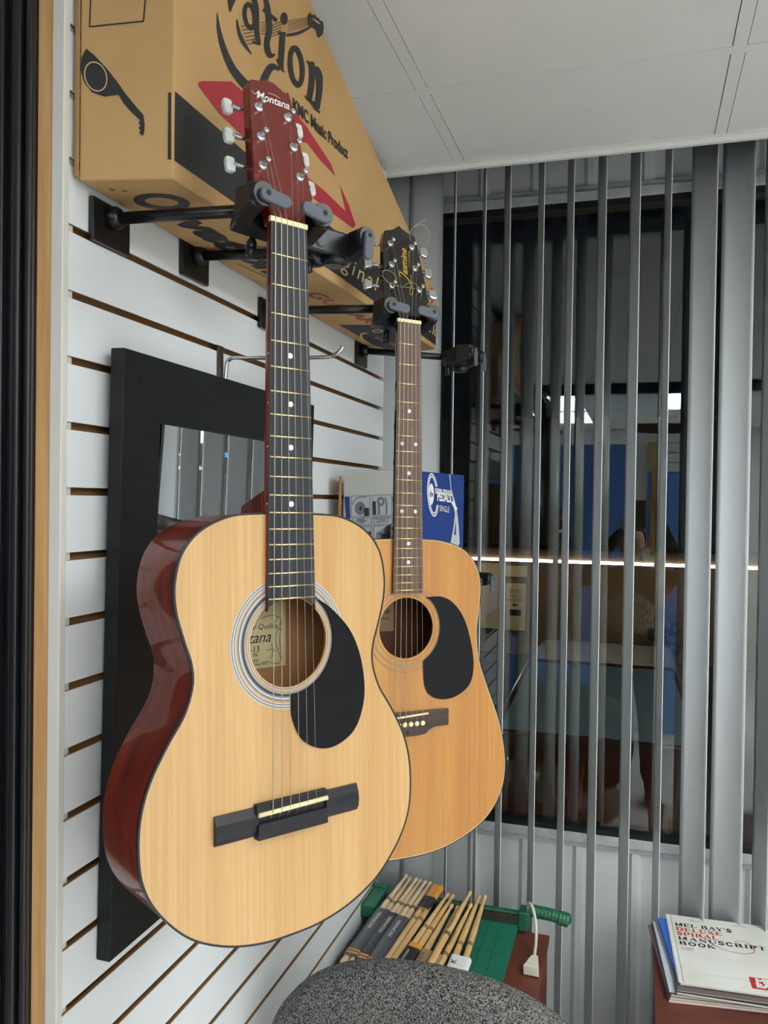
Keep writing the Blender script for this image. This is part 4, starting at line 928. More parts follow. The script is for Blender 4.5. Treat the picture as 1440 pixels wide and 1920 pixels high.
def pair(tips, butts, label, sleeve=None, wood=stick_pale, z=ZS, cat='drumsticks', group=None, bands=(.66, .675)):
    ss = [sp(t, b, z) for t, b in zip(tips, butts)]; ss = [(q[1], q[0]) for q in ss]
    o0 = (ss[0][0]+ss[0][1])/2; o0.z = z-.008
    T0 = empty('drumstick_pack', Matrix.Translation(o0), label, 'drumsticks', group); inv = Matrix.Translation(-o0)
    for a, b in ss:
        mb = MB(); mb.M = inv; stick_mesh(mb, a, b); stick_bands(mb, a, b, bands); mb.build('drumstick', [wood, ink_black], T0)
    (a0, b0_), (a1, b1_) = ss[0], ss[-1]      # butt, tip
    if sleeve:
        f0, f1, m, stripe, txt, tcol = sleeve; ax = (b0_-a0).normalized(); ac = (a1-a0); wd = .0090
        ac = (ac-ax*ac.dot(ax)); gap = ac.length; ac = ac.normalized() if gap > 1e-4 else Vector((1, 0, 0)); nz = ac.cross(ax); nz = nz if nz.z > 0 else -nz
        Lk = (b0_-a0).length
        def ring_(f): c0 = a0+ax*Lk*f; return [c0-ac*wd+nz*0, c0-ac*wd*.75+nz*.0078, c0+nz*.0088, c0+ac*gap/2+nz*.0084, c0+ac*gap+nz*.0088, c0+ac*(gap+wd*.75)+nz*.0078, c0+ac*(gap+wd), c0+ac*(gap+wd*.75)-nz*.0078, c0+ac*gap/2-nz*.0086, c0-ac*wd*.75-nz*.0078]
        mb = MB(); mb.M = inv; r0 = [mb.v(p) for p in ring_(f0)]; r1 = [mb.v(p) for p in ring_(f1)]
        for i in range(10): mb.face([r0[i], r0[(i+1) % 10], r1[(i+1) % 10], r1[i]], 0, True)
        if stripe:
            for g0, g1, mi in stripe:
                q0 = [mb.v(p+ (p-(a0+ax*Lk*g0+ac*gap/2))*.02) for p in ring_(g0)]; q1 = [mb.v(p+(p-(a0+ax*Lk*g1+ac*gap/2))*.02) for p in ring_(g1)]
                for i in range(10): mb.face([q0[i], q0[(i+1) % 10], q1[(i+1) % 10], q1[i]], mi, True)
        S_ = mb.build('card_sleeve', [m, orange_m, ink_black], T0)
        if txt:
            mb = MB(); org = a0+ax*Lk*txt[1]+ac*txt[3]+nz*.0094
            text_mesh(mb, txt[0], txt[2], inv @ frame(org, ax, nz.cross(ax), nz), bold=.0, zoff=.0003, fit=txt[4]); mb.build('sleeve_lettering', tcol, S_)
    return T0
pr = ('PROMARK', .335, .0118, .0115, .068)
def film(T0, tips, butts, f0=0.0, f1=1.0):
    ss = [sp(t, b)[::-1] for t, b in zip(tips, butts)]; a0, b0_ = ss[0]; a1, b1_ = ss[-1]; ax = (b0_-a0); ac = (a1-a0); ac = (ac-ax.normalized()*ac.dot(ax.normalized()))
    mb = MB(); mb.M = Matrix.Translation(-T0.location)
    u = ac.normalized()*.0098; z = Vector((0, 0, .0102)); lo = Vector((0, 0, -.004))
    r0 = [a0+ax*f0-u+lo, a0+ax*f0-u*.6+z, a0+ax*f0+ac+u*.6+z, a0+ax*f0+ac+u+lo]; r1 = [p+ax*(f1-f0) for p in r0]
    A_, B_ = [mb.v(p) for p in r0], [mb.v(p) for p in r1]
    for i in range(3): mb.face([A_[i], A_[i+1], B_[i+1], B_[i]], 0, True)
    mb.build('clear_film', film_m, T0)
for tp, bt, lb, m in ((((690, 190), (725, 215)), ((185, 880), (250, 890)), 'packed drumstick pair with white lettering, leftmost on the paper cutter', sleeve_m), (((780, 220), (815, 235)), ((310, 890), (360, 890)), 'packed drumstick pair in a dark sleeve, second from the left on the cutter', sleeve_dk), (((860, 245), (905, 255)), ((420, 890), (480, 890)), 'packed drumstick pair in a grey sleeve, third from the left on the cutter', sleeve_m)):
    T0 = pair(tp, bt, lb, (.06, .55, m, [(.085, .10, 1), (.11, .125, 1)], pr, white_ink), group='sleeved drumstick pairs')
    film(T0, tp, bt)
tp, bt = ((955, 290), (1010, 300)), ((560, 880), (615, 885))
T0 = pair(tp, bt, 'drumstick pair in clear film with an orange card at its tips', (.70, .98, orange_m, [(.71, .84, 2)], None, white_ink), wood=stick_w, bands=(.60, .615)); film(T0, tp, bt)
pair(((1065, 355), (1110, 370)), ((700, 890), (765, 890)), 'drumstick pair with a black and orange diagonal label at the butts', (.20, .44, orange_m, [(.24, .40, 2)], ('5A HICKORY', .27, .006, .004, .04), white_ink), wood=stick_w, bands=(.60, .615))
pair(((1100, 455), (1150, 470)), ((850, 890), (950, 890)), 'shorter drumstick pair wrapped in a brown paper band', (.30, .54, brown_paper, None, ('STICK', .40, .011, .004, .045), photo_dk), wood=stick_w, bands=(.5,))
pair(((1345, 375), (1395, 375)), ((1120, 930), (1220, 930)), 'rightmost drumstick pair, held by a white paper band', (.18, .375, paper_w, None, ('K', .30, .018, .010, .014), ink_black), wood=stick_w, bands=(.48, .495))
def single(tip, butt, label, z, t1, f=(.30, .315)):
    b, a = sp(tip, butt, z); o0 = (a+b)/2; o0.z = z-.0073; mb = MB(); mb.M = Matrix.Translation(-o0); stick_mesh(mb, a, b); stick_bands(mb, a, b, f)
    ax = (b-a).normalized(); m2 = MB(); text_mesh(m2, t1, .008, Matrix.Translation(-o0) @ frame(a.lerp(b, .57)+Vector((0, 0, .0074))-ax.cross(Vector((0, 0, 1)))*-.002, ax, Vector((0, 0, 1)).cross(ax), (0, 0, 1)), fit=.05)
    o = mb.build('drumstick', [stick_w, ink_black]); m2.build('stick_lettering', ink_black, o); o.location = o0; tag(o, label, 'drumstick', 'loose drumsticks'); return o
single((1265, 340), (950, 900), 'loose drumstick with the longest reach, lying left of the white paper band', ZS+.0135, 'CLASSIC', (.52, .53, .54))
single((1270, 450), (1040, 900), 'loose drumstick beside the white band, its tip lower than its neighbours', ZS, 'PROMARK', (.49, .505))

# cream extension cord hanging over the cutter's lever
mb = MB(); cpts = [on(x, y, (0, Y_, 0), (0, 1, 0)) for x, y, Y_ in ((988, 1706, 2.045), (989, 1697, 2.02), (994, 1694, 2.0), (1000, 1706, 1.985), (1005, 1735, 1.97))]+[on(1005, 1765, (0, 0, .780), (0, 0, 1)), on(1001, 1800, (0, 0, .772), (0, 0, 1))]
back = [Vector((-.262, 2.068, .72)), Vector((-.262, 2.072, .5)), Vector((-.26, 2.10, .1)), Vector((-.25, 2.12, .01))]
mb.tube(catmull([tuple(p) for p in back[::-1]+cpts], 6, False), .0036, 10)
cordT = empty('extension_cord', Matrix.Translation(cpts[-1]), 'cream extension cord with a block plug, looped over the cutter arm', 'cord')
mb.bm.transform(Matrix.Translation(-cpts[-1])); mb.build('cable', cord_m, cordT)
mb = MB(); mb.M = Matrix.Rotation(R(-10), 4, 'Z') @ Matrix.Rotation(R(-84), 4, 'X')
mb.hexa([(-.012, -.010, -.040), (.022, -.010, -.036), (.022, .012, -.036), (-.012, .012, -.040)], [(-.006, -.009, .004), (.008, -.009, .006), (.008, .010, .006), (-.006, .010, .004)])
mb.box(-.008, .010, -.0115, -.010, -.030, -.012); mb.build('plug_block', mat('cream plastic', rgb(214, 212, 196), .4), cordT, bevel=.003, seg=3)

# ================================================================== GREY TWEED CHAIR
def tweed():
    m = mat('tweed', rgb(60, 60, 60), 0.95); nt = m.node_tree; b = nt.nodes['Principled BSDF']
    tc = nt.nodes.new('ShaderNodeTexCoord'); mp = nt.nodes.new('ShaderNodeMapping'); mp.inputs['Scale'].default_value = (1, 1, 1); nt.links.new(tc.outputs['Object'], mp.inputs[0])
    vo = nt.nodes.new('ShaderNodeTexVoronoi'); vo.inputs['Scale'].default_value = 620; vo.inputs['Randomness'].default_value = .55; nt.links.new(mp.outputs[0], vo.inputs['Vector'])
    no = nt.nodes.new('ShaderNodeTexNoise'); no.inputs['Scale'].default_value = 330; nt.links.new(mp.outputs[0], no.inputs['Vector'])
    sp_ = nt.nodes.new('ShaderNodeSeparateColor'); nt.links.new(vo.outputs['Color'], sp_.inputs[0])
    rp = nt.nodes.new('ShaderNodeValToRGB'); e = rp.color_ramp.elements; e[0].position = .2; e[0].color = rgb(30, 30, 32); e[1].position = .85; e[1].color = rgb(150, 149, 144); nt.links.new(sp_.outputs[0], rp.inputs[0])
    mx = nt.nodes.new('ShaderNodeMix'); mx.data_type = 'RGBA'; mx.blend_type = 'MULTIPLY'; mx.inputs[0].default_value = .5; nt.links.new(rp.outputs[0], mx.inputs[6]); nt.links.new(no.outputs['Color'], mx.inputs[7]); nt.links.new(mx.outputs[2], b.inputs['Base Color'])
    bp = nt.nodes.new('ShaderNodeBump'); bp.inputs['Strength'].default_value = .6; bp.inputs['Distance'].default_value = .001; nt.links.new(vo.outputs['Distance'], bp.inputs['Height']); nt.links.new(bp.outputs[0], b.inputs['Normal'])
    return m
tw = tweed()
chx, chy = -.302, 1.30
ch = empty('office_chair', Matrix.Translation((chx, chy-.2, 0)), 'grey tweed office chair in the foreground before the drumsticks', 'chair')
def cushion(mb, loop, z0, z1, puff, M):
    """rounded upholstered slab: rings from the rim to the crown"""
    mb.M = M; c = Vector((sum(p[0] for p in loop)/len(loop), sum(p[1] for p in loop)/len(loop)))
    def ring_(f, z): return [mb.v((c.x+(p[0]-c.x)*f, c.y+(p[1]-c.y)*f, z)) for p in loop]
    rs = [ring_(.2, z0-puff*.4), ring_(.8, z0-puff*.3), ring_(.94, z0), ring_(.99, z0+(z1-z0)*.25), ring_(1, (z0+z1)/2), ring_(.99, z1-(z1-z0)*.25), ring_(.94, z1), ring_(.8, z1+puff*.6), ring_(.5, z1+puff*.9), ring_(.2, z1+puff)]
    n = len(loop)
    for i in range(len(rs)-1):
        for k in range(n): mb.face([rs[i][k], rs[i][(k+1) % n], rs[i+1][(k+1) % n], rs[i+1][k]], 0, True)
    mb.face(rs[0]); mb.face(rs[-1])
def supere(w_, h_, e=3.2, n=64): return [(w_/2*math.copysign(abs(math.cos(2*PI*k/n))**(2/e), math.cos(2*PI*k/n)), h_/2*math.copysign(abs(math.sin(2*PI*k/n))**(2/e), math.sin(2*PI*k/n))) for k in range(n)]
mb = MB(); bl_ = []
for x, y in supere(.605, .46, 3.1): bl_.append((x*(1-.05*max(0, -y/.23)), y-.040*(x/.24)**2*(1 if y > 0 else 0)))
cushion(mb, bl_, -.03, .035, .012, Matrix.Translation((0, .215, .827)) @ Matrix.Rotation(R(90+7), 4, 'X'))
bk = mb.build('backrest', tw, ch)
mb = MB(); cushion(mb, supere(.50, .48, 3.4), -.03, .03, .018, Matrix.Translation((0, -.06, .475))); mb.build('seat', tw, ch)
mb = MB(); mb.tube(catmull([(0, .02, .43), (0, .24, .43), (0, .292, .50), (0, .275, .70), (0, .262, .80)], 5, False), .016, 8); mb.build('back_bracket', plastic_black, ch)
mb = MB(); mb.tube([(0, -.04, .10), (0, -.04, .44)], .027, 16); mb.tube([(0, -.04, .44), (0, -.04, .455)], .09, 16); mb.build('gas_column', plastic_black, ch)
for k in range(5):
    a = 2*PI*k/5+.3; mb = MB(); mb.tube([(0, -.04, .11), (.27*math.cos(a), -.04+.27*math.sin(a), .075)], [.024, .014], 10); lg = mb.build('leg', plastic_black, ch)
    mb = MB(); c = (.27*math.cos(a), -.04+.27*math.sin(a), .03); mb.lathe([(.028, -.018), (.030, -.012), (.030, .012), (.028, .018)], 18, axis='x', at=c); mb.tube([c, (c[0], c[1], .08)], .008, 8); mb.build('caster', plastic_black, lg)

# ================================================================== RIGHT CABINET WITH THE STACK OF MUSIC BOOKS
rc = empty('side_cabinet', Matrix.Translation((.35, 2.0, 0)), 'reddish brown cabinet at the lower right carrying the stack of music books', 'cabinet')
TR = Matrix.Translation((-.35, -2.0, 0))
mb = MB(); mb.M = TR; mb.box(.055, .66, 1.76, 2.150, .05, .727); mb.box(.08, .65, 1.79, 2.14, 0, .05); mb.build('cabinet_body', cabinet_m, rc, bevel=.002)
mb = MB(); mb.M = TR; mb.box(.050, .67, 1.755, 2.155, .727, .744); mb.build('cabinet_top', cabinet_m, rc, bevel=.003)
mb = MB(); mb.M = TR; mb.box(.060, .362, 1.745, 1.762, .07, .71); a_ = mb.build('cabinet_door', cabinet_m, rc, bevel=.002)
mb = MB(); mb.M = TR; mb.box(.368, .654, 1.745, 1.762, .07, .71); b_ = mb.build('cabinet_door', cabinet_m, rc, bevel=.002)
for d_, x in ((a_, .345), (b_, .385)):
    mb = MB(); mb.M = TR; mb.ball((x, 1.733, .60), .012); mb.build('knob', steel, d_)
z = .7445
books = [  # cx, cy, w, d, thick, rot, cover, label
 (.1780, 2.026, .236, .318, .0060, 7.0, mat('pink cover', rgb(202, 148, 174), .5), 'pink-edged music book at the very bottom of the stack'),
 (.1800, 2.024, .232, .316, .0050, 6.4, mat('tan grey cover', rgb(172, 158, 138), .5), 'tan speckled music book, second from the bottom of the stack'),
 (.1830, 2.020, .230, .306, .0055, 5.8, mat('grey green cover', rgb(118, 120, 108), .5), 'grey green worn music book, third from the bottom of the stack'),
 (.1760, 2.022, .222, .300, .0030, 5.5, mat('pale blue cover', rgb(206, 216, 232), .5), 'thin pale blue booklet in the middle of the stack'),
 (.2060, 2.010, .234, .308, .0060, 2.2, mat('navy black cover', rgb(40, 42, 54), .4), 'black music book in the upper half of the stack'),
 (.1990, 2.012, .226, .304, .0030, 3.4, mat('brown grey cover', rgb(110, 98, 92), .5), 'thin brownish booklet just under the blue folder'),
 (.1930, 2.030, .226, .290, .0025, 7.5, mat('bright blue cover', rgb(58, 112, 216), .4), 'bright blue folder poking out under the spiral book'),
]
for cx_, cy_, w_, d_, t_, rot, m, lb in books:
    Bk_ = empty('music_book', Matrix.Translation((cx_, cy_, z)) @ Matrix.Rotation(R(rot), 4, 'Z'), lb, 'book', 'stack of music books on the cabinet')
    mb = MB(); mb.box(-w_/2+.001, w_/2-.001, -d_/2+.001, d_/2-.001, .0006, t_-.0006); mb.build('pages', paper_edge, Bk_)
    mb = MB(); mb.box(-w_/2, w_/2, -d_/2, d_/2, 0, .0007); mb.box(-w_/2, w_/2, -d_/2, d_/2, t_-.0007, t_); mb.box(-w_/2, -w_/2+.0008, -d_/2, d_/2, 0, t_); mb.build('cover', m, Bk_)
    z += t_+.0002
# spiral manuscript book on top
pt = [on(x, y, (0, 0, z+.006), (0, 0, 1)) for x, y in ((1249, 1713), (1425, 1735), (1262, 1848), (1478, 1880))]
xd = (pt[1]-pt[0]).normalized(); yd = Vector((0, 0, 1)).cross(xd)
SW, SD = .229, .305
SBM = frame(Vector((pt[0].x, pt[0].y, z)), xd, yd, (0, 0, 1))
sb = empty('spiral_music_book', SBM, 'spiral bound white manuscript book with black and red lettering, topmost of the stack', 'book', 'stack of music books on the cabinet')
mb = MB(); mb.box(.003, SW-.002, -SD+.002, -.002, 0, .0046); mb.build('pages', paper_edge, sb)
mb = MB(); lp = [(0, 0), (0, -SD), (SW-.006, -SD), (SW, -SD+.006), (SW, -.006), (SW-.006, 0)]
mb.prism(ccw(lp), .0046, .0052); cv = mb.build('cover', mat('white soft cover', rgb(232, 233, 228), .42, col2=rgb(220, 220, 208), vscale=7), sb)
mb = MB(); hp_ = []
n = 46*8
for i in range(n+1):
    a = 2*PI*i/8; hp_.append((.0025+.0045*math.cos(a), -.004-(SD-.008)*i/n, .0026+.0042*math.sin(a)))
mb.tube(hp_, .0005, 5); mb.build('wire_spiral', mat('white coated wire', rgb(226, 226, 220), .35), sb)
mb = MB(); I = Matrix.Translation((0, 0, .0052))
for i in range(46): y = -.006-(SD-.012)*i/45; mb.M = I; mb.poly([(.0085, y-.0012, .0003), (.0105, y-.0012, .0003), (.0105, y+.0012, .0003), (.0085, y+.0012, .0003)], 0)
mb.build('binding_holes', [hole_black], cv); mb = MB()
mb.M = Matrix.Identity(4)
y0, rowh, x0 = -.040, .0218, .0165
def L_(t, k, fit, mi): serif(mb, t, .0148, I @ Matrix.Translation((x0, y0-.0148-rowh*k, 0)), fit=fit, mi=mi)
L_("MEL BAY'S", 0, .128, 0); L_('DELUXE', 1, .104, 1); L_('SPIRAL', 2, .092, 1); L_('MANUSCRIPT', 3, .192, 0); L_('BOOK', 4, .080, 0)
mb.build('title_lettering', [ink_black, mat('bright red print', rgb(196, 44, 40), .5)], cv); mb = MB()
mb.M = I
R_x = x0+.052; sw = [(R_x+.004, y0-rowh*2-.012), (R_x+.014, y0-rowh*2-.024), (.098, y0-rowh*3-.024), (.125, y0-rowh*4-.018), (.160, y0-rowh*4-.020), (.180, y0-rowh*4-.006), (.178, y0-rowh*3+.0), (.160, y0-rowh*2-.008), (.147, y0-rowh*2-.012), (.146, y0-rowh*2-.018)]
mb.ribbon(catmull(sw, 5, False), .0013, .0012, 1)
mb.build('title_flourish', [ink_black, mat('bright red print', rgb(196, 44, 40), .5)], cv); mb = MB()
text_mesh(mb, '64 pages', .006, I @ Matrix.Translation((x0+.002, y0-rowh*5-.008, 0)), mi=1, fit=.028); text_mesh(mb, '12 staves', .006, I @ Matrix.Translation((x0+.002, y0-rowh*5-.015, 0)), mi=1, fit=.026)
text_mesh(mb, 'MB 93696', .0055, I @ Matrix.Translation((.152, -.020, 0)), mi=0, fit=.030)
text_mesh(mb, 'MEL BAY PUBLICATIONS, INC.  PACIFIC, MO  63069', .003, I @ Matrix.Translation((.055, -SD+.045, 0)), mi=2, fit=.09)
text_mesh(mb, 'Rock', .014, I @ Matrix.Translation((.054, -.024, 0)), mi=2, fit=.034, shear=.3, bold=-.015)
lx, ly = .148, -SD+.018
mats_ = [ink_black, mat('bright red print', rgb(196, 44, 40), .5), photo_grey, paper_w]
mb.build('small_lettering', mats_, cv); mb = MB()
mb.M = I; mb.poly([(lx, ly, .0004), (lx+.070, ly, .0004), (lx+.070, ly+.044, .0004), (lx, ly+.044, .0004)], 1); mb.M = Matrix.Identity(4)
text_mesh(mb, 'MEL', .023, I @ Matrix.Translation((lx+.012, ly+.024, 0)), mi=3, bold=.06, fit=.046, zoff=.0008); text_mesh(mb, 'BAY', .023, I @ Matrix.Translation((lx+.010, ly+.006, 0)), mi=3, bold=.06, fit=.048, zoff=.0008)
mb.build('publisher_logo', mats_, cv)

# ================================================================== WHAT THE GLASS REFLECTS: DISPLAY WALL BEHIND THE PHOTOGRAPHER
blue_w = mat('royal blue wall paint', rgb(92, 146, 232), .35, var=.08, vscale=2)
mb = MB(); mb.box(-1.25, -0.02, -2.06, -2.0, 0, 2.27, 0); mb.box(0.06, 0.70, -2.06, -2.0, 0, 2.20, 0)
mb.box(-1.30, -1.25, -2.07, -1.99, 0, 2.40, 1)
struct(mb.build('wall_display', [blue_w, grid_m]))
mb = MB(); mb.box(-0.02, 0.06, -2.08, -1.985, 0, 2.36); struct(mb.build('trim_7', white_lam))
mb = MB(); mb.box(-0.02, 0.70, -2.10, -1.98, 2.36, 2.43); mb.box(-1.30, 3.2, -1.40, -1.32, 2.59, 2.659); struct(mb.build('trim_8', hole_black))
ds = empty('slat_display_panel', Matrix.Translation((1.6, -1.99, 1.95)), 'white slatted display strip above the blue wall, seen reflected in the glass', 'display panel')
mb = MB(); mb.M = Matrix.Translation((-1.6, 1.99, -1.95)); mb.box(.06, .70, -2.0, -1.995, 2.05, 2.36, 1)
for k in range(4): mb.box(.06, .70, -1.995, -1.988, 2.055+.0765*k, 2.055+.0765*k+.067, 0)
mb.build('slat_boards', [white_lam, mdf], ds)

def electric(M, body_m, label, scale=1.0):
    g = empty('electric_guitar', M, label, 'guitar', None)
    half = [(0, -.62), (.06, -.60), (.115, -.63), (.15, -.70), (.128, -.76), (.12, -.80), (.14, -.86), (.165, -.93), (.13, -1.0), (0, -1.02), (-.13, -.99), (-.16, -.92), (-.135, -.85), (-.12, -.79), (-.14, -.72), (-.16, -.64), (-.13, -.565), (-.09, -.60), (-.04, -.63)]
    lp = ccw(catmull(half, 6))
    mb = MB(); mb.prism(lp, -.045, -.004); mb.build('body', body_m, g, bevel=.008, seg=3)
    mb = MB(); mb.prism(ccw(catmull([(-.04, -.66), (.07, -.64), (.10, -.74), (.09, -.85), (.03, -.90), (-.05, -.86), (-.06, -.76)], 5)), -.004, -.002); mb.build('pickguard', paper_w, g)
    mb = MB(); mb.hexa([(-.028, -.70, -.022), (.028, -.70, -.022), (.021, 0, -.022), (-.021, 0, -.022)], [(-.028, -.70, 0), (.028, -.70, 0), (.021, 0, 0), (-.021, 0, 0)]); nk = mb.build('neck', mat('maple neck', rgb(206, 150, 82), .35), g, bevel=.004)
    for k in range(1, 22): s_ = .648*(1-2**(-k/12)); mb = MB(); mb.box(-.024, .024, -s_-.001, -s_+.001, 0, .0012); mb.build('fret', brass, nk)
    mb = MB(); mb.prism(ccw([(-.021, 0), (.021, 0), (.034, .03), (.030, .08), (.040, .15), (.028, .185), (.0, .175), (-.018, .13), (-.030, .06), (-.028, .02)]), -.018, -.003); mb.build('headstock', mat('pale maple headstock', rgb(226, 186, 120), .35), g, bevel=.003)
    for k in range(6):
        mb = MB(); y = .03+.024*k; x = -.030+.012*k/5*1.4; mb.box(x-.022, x-.006, y-.004, y+.004, -.014, -.006); mb.lathe([(.004, -.003), (.003, .006)], 10, at=(x+.010, y, 0)); mb.build('tuning_machine', steel, g)
    for k in range(3): mb = MB(); mb.box(-.033, .033, -.72-.065*k-.008, -.72-.065*k+.008, -.002, .004); mb.build('pickup', paper_w, g, bevel=.002)
    mb = MB(); mb.box(-.035, .035, -.90, -.87, -.004, .006); mb.build('bridge', steel, g, bevel=.002)
    for k in range(6): t = k/5*2-1; mb = MB(); mb.tube([(t*.017, .06, .002), (t*.018, 0, .003), (t*.026, -.88, .008)], .0004, 5); mb.build('string', nickel, g)
    mb = MB(); mb.tube([(0, .0, -.06), (0, .0, -.03)], .02, 10); return g
FACE = lambda x, y, z: frame((x, y, z), (-1, 0, 0), (0, 0, 1), (0, 1, 0))       # faces the window, upright
burst = mat('sunburst orange lacquer', rgb(196, 84, 22), .2, coat=.6, col2=rgb(110, 34, 12), vscale=4)
electric(FACE(.115, -1.93, 2.10), burst, 'sunburst electric guitar with maple neck on the display wall, reflected in the glass')
electric(FACE(.60, -1.93, 2.13), mat('red lacquer', rgb(150, 20, 22), .2, coat=.6), 'red electric guitar on the display wall, reflected at the right of the glass')

# ================================================================== THE PHOTOGRAPHER, SEEN IN THE GLASS
skin_m = mat('skin', rgb(206, 158, 132), .5); jacket = mat('black sweater cloth', rgb(30, 30, 34), .85, bump=.3, bscale=300); shirt_m = mat('taupe shirt cloth', rgb(150, 134, 122), .85); jeans_m = mat('black trousers cloth', rgb(26, 27, 32), .85); hair_m = mat('dark brown hair', rgb(38, 28, 22), .7); shoe_m = mat('dark shoe', rgb(34, 30, 28), .5)
per = empty('person', Matrix.Translation((-.03, -.42, 0)), 'person in dark sleeves holding up a phone, reflected in the window', 'person')
PT = Matrix.Translation((.03, .42, 0))
camM = cam.matrix_world.copy()
def cp(x, y, z): return camM @ Vector((x, y, z))          # a point beside the phone: right, up, back
hc = Vector((-.035, -.30, 1.565))                          # head centre
# body: one skinned surface with legs, trunk, neck, arms
N, Ed = [], []
def nd(p, r, par=None):
    p = Vector(p); N.append((PT @ p, r)); 
    if par is not None: Ed.append((par, len(N)-1))
    return len(N)-1
pel = nd((-.03, -.42, .93), (.15, .11)); ab = nd((-.03, -.42, 1.06), (.145, .105), pel); chst = nd((-.03, -.42, 1.24), (.165, .115), ab); ub = nd((-.03, -.41, 1.34), (.13, .09), chst); nk_ = nd((-.033, -.38, 1.43), .055, ub); hd0 = nd((-.034, -.33, 1.49), .055, nk_)
wr = {}
for sg, hand in ((-1, cp(-.075, -.085, .03)), (1, cp(.085, -.02, .03))):
    s1 = nd((-.03+sg*.12, -.41, 1.355), .062, ub); s2 = nd((-.03+sg*.185, -.40, 1.35), .058, s1); el = Vector((-.03+sg*.29, -.235, 1.385 if sg > 0 else 1.34))
    s3 = nd(Vector((-.03+sg*.185, -.40, 1.35)).lerp(el, .5), .050, s2); s4 = nd(el, .042, s3); w0 = el.lerp(hand+Vector((sg*.02, -.03, -.055)), .5); s5 = nd(w0, .039, s4); s6 = nd(hand+Vector((sg*.02, -.035, -.06)), .028, s5); wr[sg] = (hand, s6)
body_edges_top = len(Ed)
lg_ = []
for sg in (-1, 1):
    h = nd((-.03+sg*.09, -.42, .86), .092, pel); k = nd((-.03+sg*.115, -.40, .50), .062, h); c_ = nd((-.03+sg*.12, -.43, .34), .058, k); a = nd((-.03+sg*.125, -.44, .09), .040, c_); f = nd((-.03+sg*.14, -.34, .035), .036, a); lg_.append(f)
skinned('body', N, Ed, jacket, per, 2, 0)
# trousers over the legs, a shirt panel over the chest
for nm, m, pts in (('trousers', jeans_m, None),):
    N2, E2 = [], []
    def n2(p, r, par=None):
        N2.append((PT @ Vector(p), r)); 
        if par is not None: E2.append((par, len(N2)-1))
        return len(N2)-1
    p0_ = n2((-.03, -.42, .95), (.158, .118)); 
    for sg in (-1, 1): h = n2((-.03+sg*.09, -.42, .85), .100, p0_); k = n2((-.03+sg*.115, -.40, .50), .074, h); a = n2((-.03+sg*.125, -.44, .10), .058, k)
    skinned(nm, N2, E2, m, per, 2, 0)
N3 = [(PT @ Vector((-.03, -.415, .96)), (.152, .114)), (PT @ Vector((-.03, -.412, 1.10)), (.150, .112)), (PT @ Vector((-.03, -.410, 1.24)), (.168, .120)), (PT @ Vector((-.03, -.405, 1.33)), (.125, .092))]
skinned('shirt', N3, [(0, 1), (1, 2), (2, 3)], shirt_m, per, 2, 0)
for sg in (-1, 1):
    mb = MB(); mb.M = PT; mb.ball((-.03+sg*.135, -.37, .045), .05, 16, sc=(.9, 2.4, .85)); mb.build('shoe', shoe_m, per)
# head with face
mb = MB(); rings = []; HH = .118
for i in range(1, 24):
    t = PI*i/24; row = []
    for k in range(32):
        a = 2*PI*k/32; x, y, z = math.sin(t)*math.cos(a), math.sin(t)*math.sin(a), math.cos(t)
        w_ = .076*(1-.22*max(0, -z)**1.5); d_ = .094*(1-.10*max(0, -z))
        X, Y, Z = x*w_, y*d_, z*HH
        if y > .3:
            fx = abs(x)
            Y += .024*math.exp(-((x/.16)**2))*math.exp(-((z+.12)/.20)**2)            # nose
            Y -= .009*math.exp(-(((fx-.42)/.17)**2))*math.exp(-((z-.10)/.12)**2)     # eye sockets
            Y += .006*math.exp(-((x/.35)**2))*math.exp(-((z+.48)/.07)**2)            # lips
            Y += .010*math.exp(-((x/.3)**2))*math.exp(-((z+.82)/.14)**2)             # chin
        row.append(mb.v((X, Y, Z)))
    rings.append(row)
tp_, bt_ = mb.v((0, 0, HH)), mb.v((0, 0, -HH))
for k in range(32):
    mb.face([tp_, rings[0][k], rings[0][(k+1) % 32]], 0, True); mb.face([bt_, rings[-1][(k+1) % 32], rings[-1][k]], 0, True)
    for i in range(22): mb.face([rings[i][k], rings[i+1][k], rings[i+1][(k+1) % 32], rings[i][(k+1) % 32]], 0, True)
head = mb.build('head', skin_m, per); head.location = PT @ hc
for sg in (-1, 1):
    mb = MB(); mb.ball((sg*.078, -.005, -.005), .030, 12, sc=(.28, .55, 1)); mb.build('ear', skin_m, head)
    mb = MB(); mb.ball((sg*.031, .078, .012), .0125, 12); mb.build('eye', mat('eye white', rgb(230, 228, 222), .3), head)
    mb = MB(); mb.ball((sg*.031, .0875, .012), .0052, 10); mb.build('iris', mat('dark iris', rgb(40, 28, 20), .2), head)
mb = MB()
mb.ball((0, -.012, .022), 1, 24, sc=(.083, .096, .107)); bmesh.ops.delete(mb.bm, geom=[v_ for v_ in mb.bm.verts if v_.co.y > .03 and v_.co.z < .062 or v_.co.z < -.05], context='VERTS'); mb.build('hair', hair_m, head)
